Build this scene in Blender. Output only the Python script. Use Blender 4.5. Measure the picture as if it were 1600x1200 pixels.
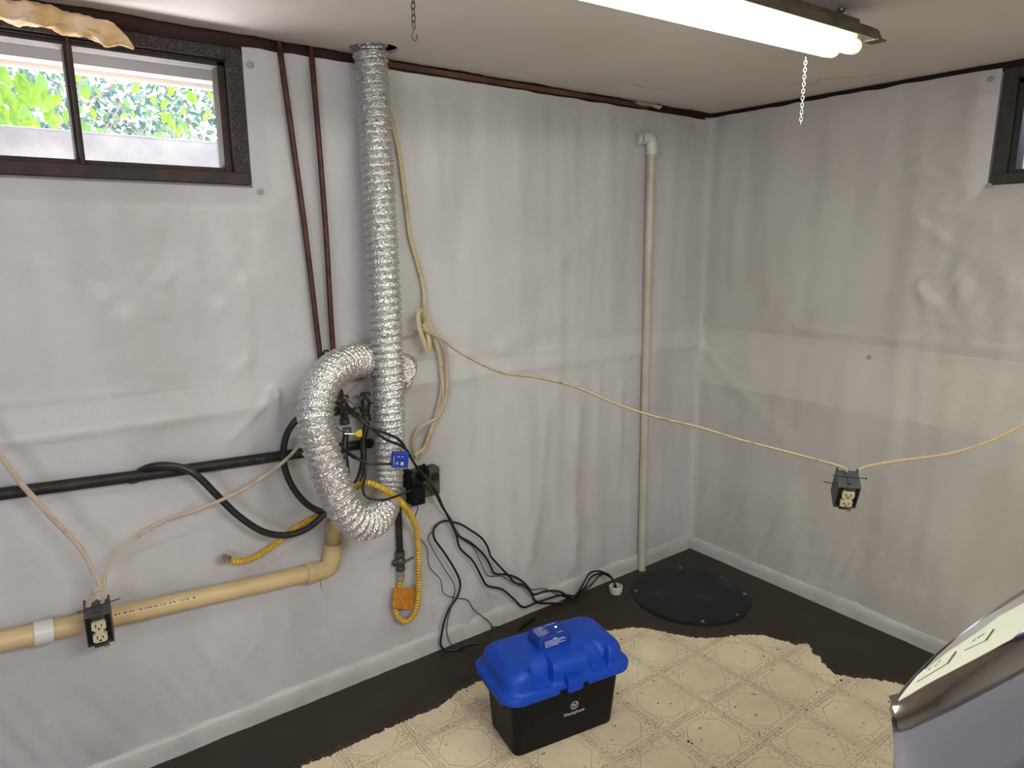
import bpy, bmesh, math, random
from mathutils import Vector, Matrix, noise
random.seed(7)
scene = bpy.context.scene
for o in list(bpy.data.objects):
    bpy.data.objects.remove(o)
C = scene.collection
V = Vector

# ------------------------------------------------------------------ camera
H = 2.15                                     # ceiling height; room corner at the origin, floor z = 0
F_PX, YAW, PITCH, ROLL = 1073.3, 0.64129, -0.20380, -0.00349
CAM = V((-2.78281, -2.16399, 1.57065))
_cy, _sy, _cp, _sp = math.cos(YAW), math.sin(YAW), math.cos(PITCH), math.sin(PITCH)
_f = V((_sy*_cp, _cy*_cp, _sp)); _r0 = V((_cy, -_sy, 0)); _u0 = _r0.cross(_f)
_r = _r0*math.cos(ROLL) + _u0*math.sin(ROLL); _u = _u0*math.cos(ROLL) - _r0*math.sin(ROLL)
cd = bpy.data.cameras.new('camera'); cam = bpy.data.objects.new('camera', cd); C.objects.link(cam)
cd.sensor_fit = 'HORIZONTAL'; cd.sensor_width = 36.0; cd.lens = F_PX/1600*36; cd.clip_start = 0.02
m = Matrix((_r, _u, -_f)).transposed().to_4x4(); m.translation = CAM
cam.matrix_world = m
scene.camera = cam

# ------------------------------------------------------------------ world, sun, lights, exposure
w = bpy.data.worlds.new('sky'); scene.world = w; w.use_nodes = True
bg = w.node_tree.nodes['Background']; bg.inputs[0].default_value = (0.80, 0.90, 1.0, 1); bg.inputs[1].default_value = 4.2
sd = bpy.data.lights.new('sun', 'SUN'); sd.energy = 9; sd.color = (1, .95, .84); sd.angle = .01
so = bpy.data.objects.new('sun', sd); C.objects.link(so)
so.rotation_euler = V((0.22, -.30, -.92)).to_track_quat('-Z', 'Y').to_euler()
def area(name, loc, aim, size, sizey, power, col):
    ld = bpy.data.lights.new(name, 'AREA'); ld.shape = 'RECTANGLE'; ld.size = size; ld.size_y = sizey
    ld.energy = power; ld.color = col
    lo = bpy.data.objects.new(name, ld); C.objects.link(lo); lo.location = loc
    lo.rotation_euler = (V(aim)-V(loc)).to_track_quat('-Z', 'Y').to_euler()
    return lo
# added fills behind the camera, in place of unseen windows and lamps
area('daylight_fill_left', (-4.4, -2.6, 1.4), (-2.4, -.4, 1.5), 1.4, .8, 38, (.80, .83, 1.0))
area('well_bounce_fill', (-2.56, .47, 1.67), (-2.5, -.25, 2.15), .9, .15, 18, (1.0, .93, .91))   # added below the sill, stands in for sunlit-ground bounce; brightens the ceiling
area('overhead_fill', (-2.0, -2.9, 2.08), (-1.9, -2.6, 0), 1.3, .5, 52, (1.0, .97, .92))  # added downlight to brighten the floor
scene.view_settings.view_transform = 'Standard'; scene.view_settings.look = 'None'
scene.view_settings.gamma = 1; scene.view_settings.use_curve_mapping = False
scene.view_settings.exposure = 0.0

# ------------------------------------------------------------------ placing: a sight line met with a real plane
def ray(px, py): return _f + _r*((px-800)/F_PX) - _u*((py-600)/F_PX)
def PY(px, py, off=0.0):                      # on a plane parallel to the left wall, off metres into the room
    d = ray(px, py); return CAM + d*((-off-CAM.y)/d.y)
def PX(px, py, off=0.0):
    d = ray(px, py); return CAM + d*((-off-CAM.x)/d.x)
def PZ(px, py, z=0.0):
    d = ray(px, py); return CAM + d*((z-CAM.z)/d.z)
def PD(px, py, depth): return CAM + ray(px, py)*depth
def PWF(px, py, off, zf=.005):                # against the wall, or lying on the floor where the wall ends
    q = PY(px, py, off)
    return q if q.z > zf else PZ(px, py, zf)

# ------------------------------------------------------------------ helpers
def tag(o, label=None, cat=None, group=None, kind=None):
    if label: o['label'] = label
    if cat: o['category'] = cat
    if group: o['group'] = group
    if kind: o['kind'] = kind
    return o
def empty(name, loc=(0, 0, 0), rot=None, **k):
    o = bpy.data.objects.new(name, None); C.objects.link(o); o.location = loc; o.empty_display_size = .05
    if rot: o.rotation_euler = rot
    return tag(o, **k)
def link(name, me, mat, parent=None, smooth=False, **k):
    o = bpy.data.objects.new(name, me); C.objects.link(o)
    if mat and not me.materials: me.materials.append(mat)
    if smooth:
        for p in me.polygons: p.use_smooth = True
    if parent:
        bpy.context.view_layer.update()
        o.parent = parent; o.matrix_parent_inverse = Matrix.Identity(4) if k.pop('local', True) else parent.matrix_world.inverted()
    return tag(o, **k)
class MB:
    def __init__(s): s.v = []; s.f = []
    def add(s, vs, fs):
        n = len(s.v); s.v += [tuple(v) for v in vs]; s.f += [tuple(i+n for i in f) for f in fs]; return s
    def box(s, c, d, rot=None, M=None):
        vs = []
        for x in (-.5, .5):
            for y in (-.5, .5):
                for z in (-.5, .5):
                    p = V((x*d[0], y*d[1], z*d[2]))
                    if rot: p = rot @ p
                    p = p + V(c)
                    vs.append(M @ p if M else p)
        return s.add(vs, [(0, 1, 3, 2), (4, 6, 7, 5), (0, 4, 5, 1), (2, 3, 7, 6), (0, 2, 6, 4), (1, 5, 7, 3)])
    def span(s, a, b):
        return s.box([(a[i]+b[i])/2 for i in range(3)], [abs(b[i]-a[i]) for i in range(3)])
    def tube(s, pts, r, n=12, flat=1.0, cap=True, ref=None, rfun=None):
        T = [(pts[min(i+1, len(pts)-1)]-pts[max(i-1, 0)]).normalized() for i in range(len(pts))]
        nrm = V(ref) if ref else (V((0, 0, 1)) if abs(T[0].z) < .8 else V((0, 1, 0)))
        L = 0; vs = []; fs = []
        for i, p in enumerate(pts):
            if i: L += (p-pts[i-1]).length
            if ref: nrm = V(ref)
            nn = (nrm - T[i]*nrm.dot(T[i]))
            nn = nn.normalized() if nn.length > 1e-6 else T[i].orthogonal().normalized()
            nrm = nn; b = T[i].cross(nn)
            for k in range(n):
                a = 2*math.pi*k/n
                rr = rfun(L, a, i/(len(pts)-1)) if rfun else (r(i/(len(pts)-1)) if callable(r) else r)
                vs.append(p + nn*(math.cos(a)*rr*flat) + b*(math.sin(a)*rr))
        for i in range(len(pts)-1):
            for k in range(n):
                a0 = i*n+k; a1 = i*n+(k+1) % n
                fs.append((a0, a1, a1+n, a0+n))
        if cap:
            fs.append(tuple(range(n-1, -1, -1))); q = (len(pts)-1)*n; fs.append(tuple(range(q, q+n)))
        return s.add(vs, fs)
    def cyl(s, a, b, r, n=20, r2=None):
        r2 = r if r2 is None else r2
        return s.tube([V(a), V(b)], lambda t: r+(r2-r)*t, n)
    def lathe(s, c, prof, n=24, axis=(0, 0, 1)):           # prof: (radius, height along axis)
        ax = V(axis).normalized(); e1 = ax.orthogonal().normalized(); e2 = ax.cross(e1)
        vs = []; fs = []
        for r, h in prof:
            for k in range(n):
                a = 2*math.pi*k/n; vs.append(V(c)+ax*h+e1*(math.cos(a)*r)+e2*(math.sin(a)*r))
        for i in range(len(prof)-1):
            for k in range(n):
                a0 = i*n+k; a1 = i*n+(k+1) % n; fs.append((a0, a1, a1+n, a0+n))
        fs.append(tuple(range(n-1, -1, -1))); q = (len(prof)-1)*n; fs.append(tuple(range(q, q+n)))
        return s.add(vs, fs)
    def mesh(s, name, bevel=0, seg=2):
        me = bpy.data.meshes.new(name); me.from_pydata(s.v, [], s.f)
        bm = bmesh.new(); bm.from_mesh(me)
        bmesh.ops.recalc_face_normals(bm, faces=bm.faces)
        if bevel:
            es = [e for e in bm.edges if len(e.link_faces) == 2 and e.calc_face_angle(0) > .6]
            bmesh.ops.bevel(bm, geom=es, offset=bevel, segments=seg, affect='EDGES', profile=.5, clamp_overlap=True)
        bm.to_mesh(me); bm.free(); me.update()
        return me
    def build(s, name, mat, parent=None, smooth=True, bevel=0, seg=2, **k):
        me = s.mesh(name, bevel, seg)
        o = link(name, me, mat, parent, smooth, **k)
        if smooth: me.set_sharp_from_angle(angle=math.radians(40))
        return o
def spline(pts, step=.01):
    P = [V(p) for p in pts]; P = [P[0]*2-P[1]] + P + [P[-1]*2-P[-2]]; out = []
    for i in range(1, len(P)-2):
        a, b, c, d = P[i-1:i+3]
        n = max(2, int((c-b).length/step))
        for k in range(n):
            t = k/n
            out.append(.5*((2*b)+(c-a)*t+(2*a-5*b+4*c-d)*t*t+(3*b-a-3*c+d)*t**3))
    out.append(P[-2]); return out
def resample(pts, step):
    out = [pts[0].copy()]; acc = 0
    for i in range(1, len(pts)):
        a, b = pts[i-1], pts[i]; L = (b-a).length
        while acc+L >= step:
            t = (step-acc)/L; a = a+(b-a)*t; out.append(a.copy()); L = (b-a).length; acc = 0
        acc += L
    out.append(pts[-1].copy()); return out

# ------------------------------------------------------------------ materials
def mat(name, col, rough=.5, metal=0, col2=None, scale=8, detail=4, bump=0, bscale=60, spec=.5, lo=.4, hi=.6, stretch=None, emit=None, estr=0):
    M = bpy.data.materials.new(name); M.use_nodes = True; nt = M.node_tree; N = nt.nodes; L = nt.links
    b = N['Principled BSDF']
    b.inputs['Base Color'].default_value = (*col, 1); b.inputs['Roughness'].default_value = rough
    b.inputs['Metallic'].default_value = metal; b.inputs['Specular IOR Level'].default_value = spec
    if emit: b.inputs['Emission Color'].default_value = (*emit, 1); b.inputs['Emission Strength'].default_value = estr
    tc = N.new('ShaderNodeTexCoord'); mp = N.new('ShaderNodeMapping'); L.new(tc.outputs['Object'], mp.inputs[0])
    if stretch: mp.inputs['Scale'].default_value = stretch
    if col2:
        n = N.new('ShaderNodeTexNoise'); n.inputs['Scale'].default_value = scale; n.inputs['Detail'].default_value = detail
        r = N.new('ShaderNodeValToRGB'); r.color_ramp.elements[0].position = lo; r.color_ramp.elements[1].position = hi
        r.color_ramp.elements[0].color = (*col, 1); r.color_ramp.elements[1].color = (*col2, 1)
        L.new(mp.outputs[0], n.inputs[0]); L.new(n.outputs[0], r.inputs[0]); L.new(r.outputs[0], b.inputs['Base Color'])
    if bump:
        n = N.new('ShaderNodeTexNoise'); n.inputs['Scale'].default_value = bscale; n.inputs['Detail'].default_value = 5
        bn = N.new('ShaderNodeBump'); bn.inputs['Strength'].default_value = bump; bn.inputs['Distance'].default_value = .01
        L.new(mp.outputs[0], n.inputs[0]); L.new(n.outputs[0], bn.inputs['Height']); L.new(bn.outputs[0], b.inputs['Normal'])
    return M
def nmath(nt, op, a, b=None, c=None):
    n = nt.nodes.new('ShaderNodeMath'); n.operation = op
    for i, v in enumerate((a, b, c)):
        if v is None: continue
        if hasattr(v, 'links'): nt.links.new(v, n.inputs[i])
        else: n.inputs[i].default_value = v
    return n.outputs[0]

M_concrete = mat('block_wall', (.35, .34, .32), .9, bump=.3)
M_ceiling = mat('painted_plaster', (.68, .63, .60), .75, col2=(.60, .55, .52), scale=2.2, lo=.3, hi=.75, bump=.06, bscale=90)
M_wood = mat('old_dark_wood', (.06, .022, .012), .8, col2=(.012, .007, .005), scale=14, stretch=(.25, 1, 1), bump=.4)
M_void = mat('void_shade_dark', (.02, .014, .01), .9)  # near-black: shade of the void above the ceiling put into the colour
M_base = mat('baseboard_plastic', (.50, .50, .47), .42, col2=(.40, .40, .375), scale=9, lo=.4, hi=.75, bump=.25, bscale=30)
M_rust = mat('rusty_copper_pipe', (.10, .032, .018), .5, metal=.35, col2=(.05, .018, .012), scale=30)
M_iron = mat('black_iron_pipe', (.016, .015, .014), .5, metal=.3, col2=(.035, .03, .026), scale=25, lo=.5, hi=.75, bump=.3)
M_valve = mat('aged_brass_valve', (.045, .042, .036), .5, metal=.6, col2=(.10, .10, .09), scale=60, bump=.4)
M_steel = mat('steel_fitting', (.5, .49, .46), .32, metal=1)
M_rubber = mat('black_rubber_hose', (.014, .014, .015), .42)
M_cord = mat('black_power_cord', (.008, .0075, .007), .45)
M_blackp = mat('black_plastic', (.007, .007, .009), .45, spec=.13)
M_yellow = mat('yellow_coated_gas_line', (.62, .40, .035), .4, col2=(.50, .31, .03), scale=20)
M_orange = mat('orange_paper_tag', (.62, .24, .02), .6, col2=(.36, .14, .015), scale=60, stretch=(6, 1, .6))
M_tagy = mat('yellow_plastic_tag', (.85, .66, .04), .4)
M_pvc = mat('white_pvc', (.52, .49, .41), .35, col2=(.44, .41, .335), scale=6)
M_pvcw = mat('bright_white_pvc', (.64, .63, .58), .35)
M_drain = mat('yellowed_drain_pipe', (.66, .50, .26), .4, col2=(.50, .38, .20), scale=5, lo=.35, hi=.7, bump=.08, bscale=20)
M_glue = mat('drain_cement', (.50, .38, .19), .45, col2=(.24, .17, .09), scale=12, lo=.4, hi=.7, bump=.2, bscale=30)
M_cable = mat('old_cream_cable', (.50, .41, .25), .5, col2=(.30, .22, .11), scale=40, lo=.55, hi=.75)
M_cable2 = mat('greyed_cream_cable', (.46, .37, .29), .5, col2=(.30, .23, .17), scale=30, lo=.5, hi=.8)
M_boxg = mat('grey_outlet_box', (.065, .065, .068), .55)
M_boxin = mat('black_box_inside', (.008, .007, .007), .7)
M_ivory = mat('ivory_receptacle', (.60, .53, .36), .35)
M_nail = mat('dark_nail', (.03, .025, .022), .5, metal=.6)
M_galv = mat('galvanized_steel', (.16, .155, .14), .45, metal=.8, col2=(.08, .075, .06), scale=20)
M_lid = mat('black_pit_lid', (.009, .009, .011), .42, spec=.28, col2=(.05, .05, .055), scale=7, detail=8, lo=.56, hi=.86, bump=.12, bscale=40)
M_blue = mat('blue_lid_plastic', (.005, .055, .42), .42, spec=.3, bump=.03, bscale=200)
M_blued = mat('blue_alarm_plastic', (.006, .034, .28), .42, spec=.3)
M_white = mat('white_print', (.72, .72, .74), .5)
M_led = mat('green_led', (.5, 1, .8), .3, emit=(.5, 1, .85), estr=6)
M_tubeL = mat('fluorescent_tube', (.9, .95, .9), .3, emit=(.98, 1.0, .85), estr=18.5)
M_cap = mat('tube_end', (.85, .84, .70), .35, emit=(1, .97, .72), estr=.7)
M_refl = mat('lamp_reflector', (.34, .35, .22), .5)
M_fixt = mat('brown_fixture_back', (.10, .078, .048), .6, col2=(.055, .042, .026), scale=20)
M_chain = mat('white_chain', (.62, .60, .52), .35, metal=.3)
M_chaind = mat('dull_steel_chain', (.12, .11, .09), .4, metal=.8)
M_foam = mat('yellow_fibre_insulation', (.74, .47, .17), .9, col2=(.88, .66, .44), scale=12, bump=.5, bscale=60)
M_frame = mat('speckled_dark_frame', (.018, .014, .014), .6, col2=(.13, .10, .09), scale=260, detail=2, lo=.5, hi=.72, bump=.4, bscale=260)
M_framer = mat('rusty_frame', (.045, .02, .017), .6, col2=(.02, .013, .013), scale=20, bump=.3)
M_frameb = mat('dull_black_frame', (.030, .027, .022), .6, col2=(.022, .019, .016), scale=30, bump=.2)
M_soffit = mat('cream_soffit', (.66, .58, .51), .7)
M_ledge = mat('concrete_ledge', (.56, .57, .64), .9, col2=(.46, .47, .55), scale=12, bump=.2)
M_ground = mat('ground', (.55, .48, .38), .9)
M_wash = mat('silver_grey_enamel', (.20, .20, .225), .30, metal=.55, spec=.5)
M_chrome = mat('dark_chrome_trim', (.36, .35, .33), .10, metal=1)
M_cream = mat('cream_label_panel', (.44, .445, .36), .45)
M_taupe = mat('taupe_glossy_strip', (.20, .18, .155), .2)
M_ink = mat('grey_print', (.06, .06, .055), .5)
M_stain = mat('dark_speck', (.03, .02, .015), .8)

def foil():
    M = mat('silver_foil', (.76, .75, .74), .31, metal=1); nt = M.node_tree; N = nt.nodes; L = nt.links
    b = N['Principled BSDF']; tc = N.new('ShaderNodeTexCoord')
    v = N.new('ShaderNodeTexVoronoi'); v.inputs['Scale'].default_value = 170; v.feature = 'F1'
    n = N.new('ShaderNodeTexNoise'); n.inputs['Scale'].default_value = 190; n.inputs['Detail'].default_value = 4
    L.new(tc.outputs['Object'], v.inputs[0]); L.new(tc.outputs['Object'], n.inputs[0])
    s = nmath(nt, 'ADD', v.outputs[0], n.outputs[0])
    bn = N.new('ShaderNodeBump'); bn.inputs['Strength'].default_value = .6; bn.inputs['Distance'].default_value = .005
    L.new(s, bn.inputs['Height']); L.new(bn.outputs[0], b.inputs['Normal'])
    return M
M_foil = foil()

def sheet_mat(name, base, dark, dbl, z0, z1, slope, axis):
    """white poly sheeting: soft stains, a lighter band where two layers overlap"""
    M = mat(name, base, .40, spec=.45); nt = M.node_tree; N = nt.nodes; L = nt.links; b = N['Principled BSDF']
    tc = N.new('ShaderNodeTexCoord'); sx = N.new('ShaderNodeSeparateXYZ'); L.new(tc.outputs['Object'], sx.inputs[0])
    mp = N.new('ShaderNodeMapping'); mp.inputs['Scale'].default_value = (1.6, 1.6, .7); L.new(tc.outputs['Object'], mp.inputs[0])
    n = N.new('ShaderNodeTexNoise'); n.inputs['Scale'].default_value = 2.2; n.inputs['Detail'].default_value = 6
    L.new(mp.outputs[0], n.inputs[0])
    r = N.new('ShaderNodeValToRGB'); r.color_ramp.elements[0].position = .42; r.color_ramp.elements[1].position = .72
    r.color_ramp.elements[0].color = (*base, 1); r.color_ramp.elements[1].color = (*dark, 1)
    L.new(n.outputs[0], r.inputs[0])
    along = sx.outputs[axis]
    zz = nmath(nt, 'ADD', sx.outputs[2], nmath(nt, 'MULTIPLY', along, slope))
    inb = nmath(nt, 'MULTIPLY', nmath(nt, 'GREATER_THAN', zz, z0), nmath(nt, 'LESS_THAN', sx.outputs[2], z1))
    mx = N.new('ShaderNodeMix'); mx.data_type = 'RGBA'; L.new(inb, mx.inputs[0]); L.new(r.outputs[0], mx.inputs[6])
    mx.inputs[7].default_value = (*dbl, 1); 
    mm = N.new('ShaderNodeMix'); mm.data_type = 'RGBA'; mm.inputs[0].default_value = .6
    L.new(r.outputs[0], mm.inputs[6]); L.new(mx.outputs[2], mm.inputs[7]); L.new(mm.outputs[2], b.inputs['Base Color'])
    n2 = N.new('ShaderNodeTexNoise'); n2.inputs['Scale'].default_value = 26; n2.inputs['Detail'].default_value = 7
    L.new(tc.outputs['Object'], n2.inputs[0])
    bn = N.new('ShaderNodeBump'); bn.inputs['Strength'].default_value = .16; bn.inputs['Distance'].default_value = .012
    L.new(n2.outputs[0], bn.inputs['Height']); L.new(bn.outputs[0], b.inputs['Normal'])
    return M
M_sheetL = sheet_mat('white_poly_sheet', (.54, .535, .54), (.46, .445, .44), (.585, .58, .58), 1.07, 1.155, 0, 0)
M_sheetR = sheet_mat('white_poly_sheet_right', (.52, .505, .475), (.45, .43, .395), (.60, .58, .53), .889, 1.165, 0, 1)

def floor_mat():
    M = mat('dark_floor_paint', (.032, .025, .0155), .5, col2=(.022, .0175, .0115), scale=3, lo=.35, hi=.7, bump=.05, bscale=25, spec=.35)
    return M
M_floor = floor_mat()

def lino_mat():
    M = mat('printed_lino', (.55, .44, .27), .42, spec=.4); nt = M.node_tree; N = nt.nodes; L = nt.links; b = N['Principled BSDF']
    tc = N.new('ShaderNodeTexCoord'); sx = N.new('ShaderNodeSeparateXYZ'); L.new(tc.outputs['Object'], sx.inputs[0])
    S = .2215
    def cellc(o, off):
        f = nmath(nt, 'FRACT', nmath(nt, 'ADD', nmath(nt, 'DIVIDE', nmath(nt, 'SUBTRACT', o, off), S), 100.0))
        return nmath(nt, 'ABSOLUTE', nmath(nt, 'SUBTRACT', f, .5))       # 0 at the cell centre, .5 on the grid line
    u = cellc(sx.outputs[0], -.99); v = cellc(sx.outputs[1], -.883)
    mxv = nmath(nt, 'MAXIMUM', u, v); sm = nmath(nt, 'ADD', u, v)
    oc = nmath(nt, 'MAXIMUM', mxv, nmath(nt, 'MULTIPLY', sm, .715))
    def line(val, at, wd): return nmath(nt, 'LESS_THAN', nmath(nt, 'ABSOLUTE', nmath(nt, 'SUBTRACT', val, at)), wd)
    lines = nmath(nt, 'MAXIMUM', line(oc, .375, .0055), nmath(nt, 'MAXIMUM', line(mxv, .455, .006), line(mxv, .492, .004)))
    n = N.new('ShaderNodeTexNoise'); n.inputs['Scale'].default_value = 85; n.inputs['Detail'].default_value = 3
    L.new(tc.outputs['Object'], n.inputs[0])
    vo = N.new('ShaderNodeTexVoronoi'); vo.inputs['Scale'].default_value = 95; L.new(tc.outputs['Object'], vo.inputs[0])
    leaf = nmath(nt, 'MULTIPLY', nmath(nt, 'GREATER_THAN', oc, .40), nmath(nt, 'LESS_THAN', vo.outputs[0], .33))
    n4 = N.new('ShaderNodeTexNoise'); n4.inputs['Scale'].default_value = 14; n4.inputs['Detail'].default_value = 6; L.new(tc.outputs['Object'], n4.inputs[0])
    fade = nmath(nt, 'MULTIPLY_ADD', n4.outputs[0], 2.2, -.35)
    fade.node.use_clamp = True
    pr = nmath(nt, 'MULTIPLY', nmath(nt, 'MAXIMUM', nmath(nt, 'MULTIPLY', lines, .75), nmath(nt, 'MULTIPLY', leaf, .62)), fade)
    dn = N.new('ShaderNodeTexNoise'); dn.inputs['Scale'].default_value = 3.2; dn.inputs['Detail'].default_value = 9; dn.inputs['Roughness'].default_value = .65
    L.new(tc.outputs['Object'], dn.inputs[0])
    r = N.new('ShaderNodeValToRGB'); r.color_ramp.elements[0].position = .38; r.color_ramp.elements[1].position = .70
    r.color_ramp.elements[0].color = (.78, .67, .47, 1); r.color_ramp.elements[1].color = (.60, .50, .35, 1)
    L.new(dn.outputs[0], r.inputs[0])
    mx = N.new('ShaderNodeMix'); mx.data_type = 'RGBA'; L.new(pr, mx.inputs[0]); L.new(r.outputs[0], mx.inputs[6]); mx.inputs[7].default_value = (.17, .125, .08, 1)
    sp = N.new('ShaderNodeTexNoise'); sp.inputs['Scale'].default_value = 45; sp.inputs['Detail'].default_value = 3; L.new(tc.outputs['Object'], sp.inputs[0])
    spk = nmath(nt, 'GREATER_THAN', sp.outputs[0], .70)
    m2 = N.new('ShaderNodeMix'); m2.data_type = 'RGBA'; L.new(nmath(nt, 'MULTIPLY', spk, .7), m2.inputs[0]); L.new(mx.outputs[2], m2.inputs[6]); m2.inputs[7].default_value = (.09, .055, .03, 1)
    L.new(m2.outputs[2], b.inputs['Base Color'])
    bn = N.new('ShaderNodeBump'); bn.inputs['Strength'].default_value = .15; bn.inputs['Distance'].default_value = .003
    L.new(n.outputs[0], bn.inputs['Height']); L.new(bn.outputs[0], b.inputs['Normal'])
    return M
M_lino = lino_mat()

def glass():
    M = bpy.data.materials.new('window_glass'); M.use_nodes = True; nt = M.node_tree; N = nt.nodes; L = nt.links
    N.remove(N['Principled BSDF']); o = N['Material Output']
    t = N.new('ShaderNodeBsdfTransparent'); t.inputs[0].default_value = (.93, .95, .96, 1)
    g = N.new('ShaderNodeBsdfGlossy'); g.inputs['Roughness'].default_value = .12
    d = N.new('ShaderNodeBsdfDiffuse'); d.inputs[0].default_value = (.8, .82, .85, 1)
    tc = N.new('ShaderNodeTexCoord'); n = N.new('ShaderNodeTexNoise'); n.inputs['Scale'].default_value = 9; n.inputs['Detail'].default_value = 6
    L.new(tc.outputs['Object'], n.inputs[0])
    m1 = N.new('ShaderNodeMixShader'); L.new(nmath(nt, 'MULTIPLY', n.outputs[0], .12), m1.inputs[0]); L.new(t.outputs[0], m1.inputs[1]); L.new(d.outputs[0], m1.inputs[2])
    m2 = N.new('ShaderNodeMixShader'); m2.inputs[0].default_value = .012; L.new(m1.outputs[0], m2.inputs[1]); L.new(g.outputs[0], m2.inputs[2])
    L.new(m2.outputs[0], o.inputs['Surface']); return M
M_glass = glass()
def leafmat(name, a, b, sc=20):
    M = mat(name, a, .5, col2=b, scale=sc); nt = M.node_tree; N = nt.nodes; L = nt.links
    p = N['Principled BSDF']; t = N.new('ShaderNodeBsdfTranslucent'); mx = N.new('ShaderNodeMixShader'); mx.inputs[0].default_value = .45
    src = p.inputs['Base Color'].links[0].from_socket; L.new(src, t.inputs[0])
    L.new(p.outputs[0], mx.inputs[1]); L.new(t.outputs[0], mx.inputs[2]); L.new(mx.outputs[0], N['Material Output'].inputs['Surface'])
    return M
M_leafY = leafmat('yellow_green_leaf', (.22, .42, .03), (.50, .66, .08))  # yellower leaf green, varied by noise
M_leafG = leafmat('green_leaf', (.20, .42, .10), (.35, .55, .10))
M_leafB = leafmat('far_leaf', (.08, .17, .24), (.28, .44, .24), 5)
M_twig = mat('dry_twig', (.45, .33, .28), .8)

# ================================================================== THE SETTING
XL, YB = -4.6, -4.6            # left and back extent of the room
WX0, WX1, WZ0, WZ1 = -2.985, -2.138, 1.738, 2.113      # left window's opening
RY0, RY1, RZ0, RZ1 = -2.05, -1.188, 1.757, 2.128       # right window's opening

b = MB(); b.span((XL, YB, -.1), (.3, .3, 0)); b.build('floor', M_floor, None, False, kind='structure')

wl = MB()
wl.span((XL, 0.0, 0), (WX0, .25, 2.10)).span((WX1, 0.0, 0), (.25, .25, 2.10)).span((WX0, 0.0, 0), (WX1, .25, WZ0))
wall_left = wl.build('wall_left', M_concrete, None, False, kind='structure')
wr = MB()
wr.span((0, YB, 0), (.25, RY0, 2.12)).span((0, RY1, 0), (.25, 0.0, 2.12)).span((0, RY0, 0), (.25, RY1, RZ0))
wall_right = wr.build('wall_right', M_concrete, None, False, kind='structure')
M_backwall = mat('back_wall_paint', (.45, .42, .38), .8)
MB().span((XL, YB-.2, 0), (.25, YB, H)).build('wall_back', M_backwall, None, False, kind='structure')
MB().span((XL-.2, YB, 0), (XL, .25, H)).build('wall_side', M_backwall, None, False, kind='structure')

# ---- ceiling: plaster board with a ragged edge along both walls and a hole for the duct
DUCT_C = PY(587, 96, .104); DUCT_C.z = H
def ragged(n0, a, b_, base, amp, seed):
    out = []
    for i in range(n0+1):
        t = a+(b_-a)*i/n0
        v = noise.noise(V((t*9, seed, 0)))*amp + noise.noise(V((t*45, seed, 5)))*amp*.45
        out.append((t, base+v))
    return out
bm = bmesh.new()
edge = [bm.verts.new((x, -max(.004, y), H)) for x, y in ragged(260, XL, -.02, .018, .014, 3.3)]
edge2 = [bm.verts.new((-max(.003, y), x, H)) for x, y in ragged(220, -.03, YB, .008, .006, 8.1)]
outer = edge + edge2 + [bm.verts.new((XL, YB, H))]
hole = [bm.verts.new((DUCT_C.x+math.cos(a)*.074*(1+.06*math.sin(3*a)), DUCT_C.y+math.sin(a)*.070, H)) for a in [2*math.pi*k/40 for k in range(40)]]
es = [bm.edges.new((outer[i], outer[(i+1) % len(outer)])) for i in range(len(outer))] + [bm.edges.new((hole[i], hole[(i+1) % 40])) for i in range(40)]
bmesh.ops.triangle_fill(bm, use_beauty=True, use_dissolve=False, edges=es)
ret = bmesh.ops.extrude_face_region(bm, geom=list(bm.faces))
for v in [g for g in ret['geom'] if isinstance(g, bmesh.types.BMVert)]: v.co.z += .013
bmesh.ops.recalc_face_normals(bm, faces=bm.faces)
me = bpy.data.meshes.new('ceiling'); bm.to_mesh(me); bm.free()
ceiling = link('ceiling', me, M_ceiling, kind='structure')
MB().span((XL-.2, YB-.2, 2.36), (.35, .35, 2.44)).build('subfloor_sky_block', M_void, ceiling, False)  # unseen dark slab added above the joists to keep sky light out
for k in range(11):
    x = -.35-k*.4
    MB().span((x-.02, YB, 2.17), (x+.02, -.03, 2.36)).build('joist', M_void, ceiling, False)
# hairline cracks in the plaster
for name, pts in (('crack', [(985, 131), (1010, 137), (1040, 139), (1060, 141), (1077, 141)]), ('crack', [(1230, 132), (1272, 130), (1282, 124), (1300, 122), (1340, 121)]),
                  ('crack', [(1356, 119), (1370, 115), (1380, 114)])):
    q = spline([PZ(x, y, H-.0002) for x, y in pts], .01)
    for p in q: p.x += random.uniform(-.003, .003); p.y += random.uniform(-.003, .003)
    MB().tube(q, .0013, 4, flat=.25).build(name, M_stain, ceiling, False)

# ---- timber sill visible in the gap above the walls
t1 = MB().span((XL, .012, 2.118), (.2, .12, 2.36)).build('trim_1', M_wood, None, False, bevel=.003, kind='structure')
MB().span((XL, .10, 2.08), (.3, .3, 2.36)).build('sill_backing', M_void, t1, False)
# tinned stub of lighter lath showing right of the duct
lt = MB().span((-1.68, .002, 2.132), (-.42, .014, 2.149)).build('lath', mat('brown_lath', (.17, .085, .04), .8, col2=(.09, .04, .02), scale=20, stretch=(.3, 1, 1)), t1, False)
t2 = MB().span((.014, YB, 2.105), (.12, 0, 2.36)).build('trim_2', M_void, None, False, kind='structure')  # shaded gap above the right wall, painted near-black
MB().span((.10, YB, 2.08), (.3, .3, 2.36)).build('sill_backing', M_void, t2, False)
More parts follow.
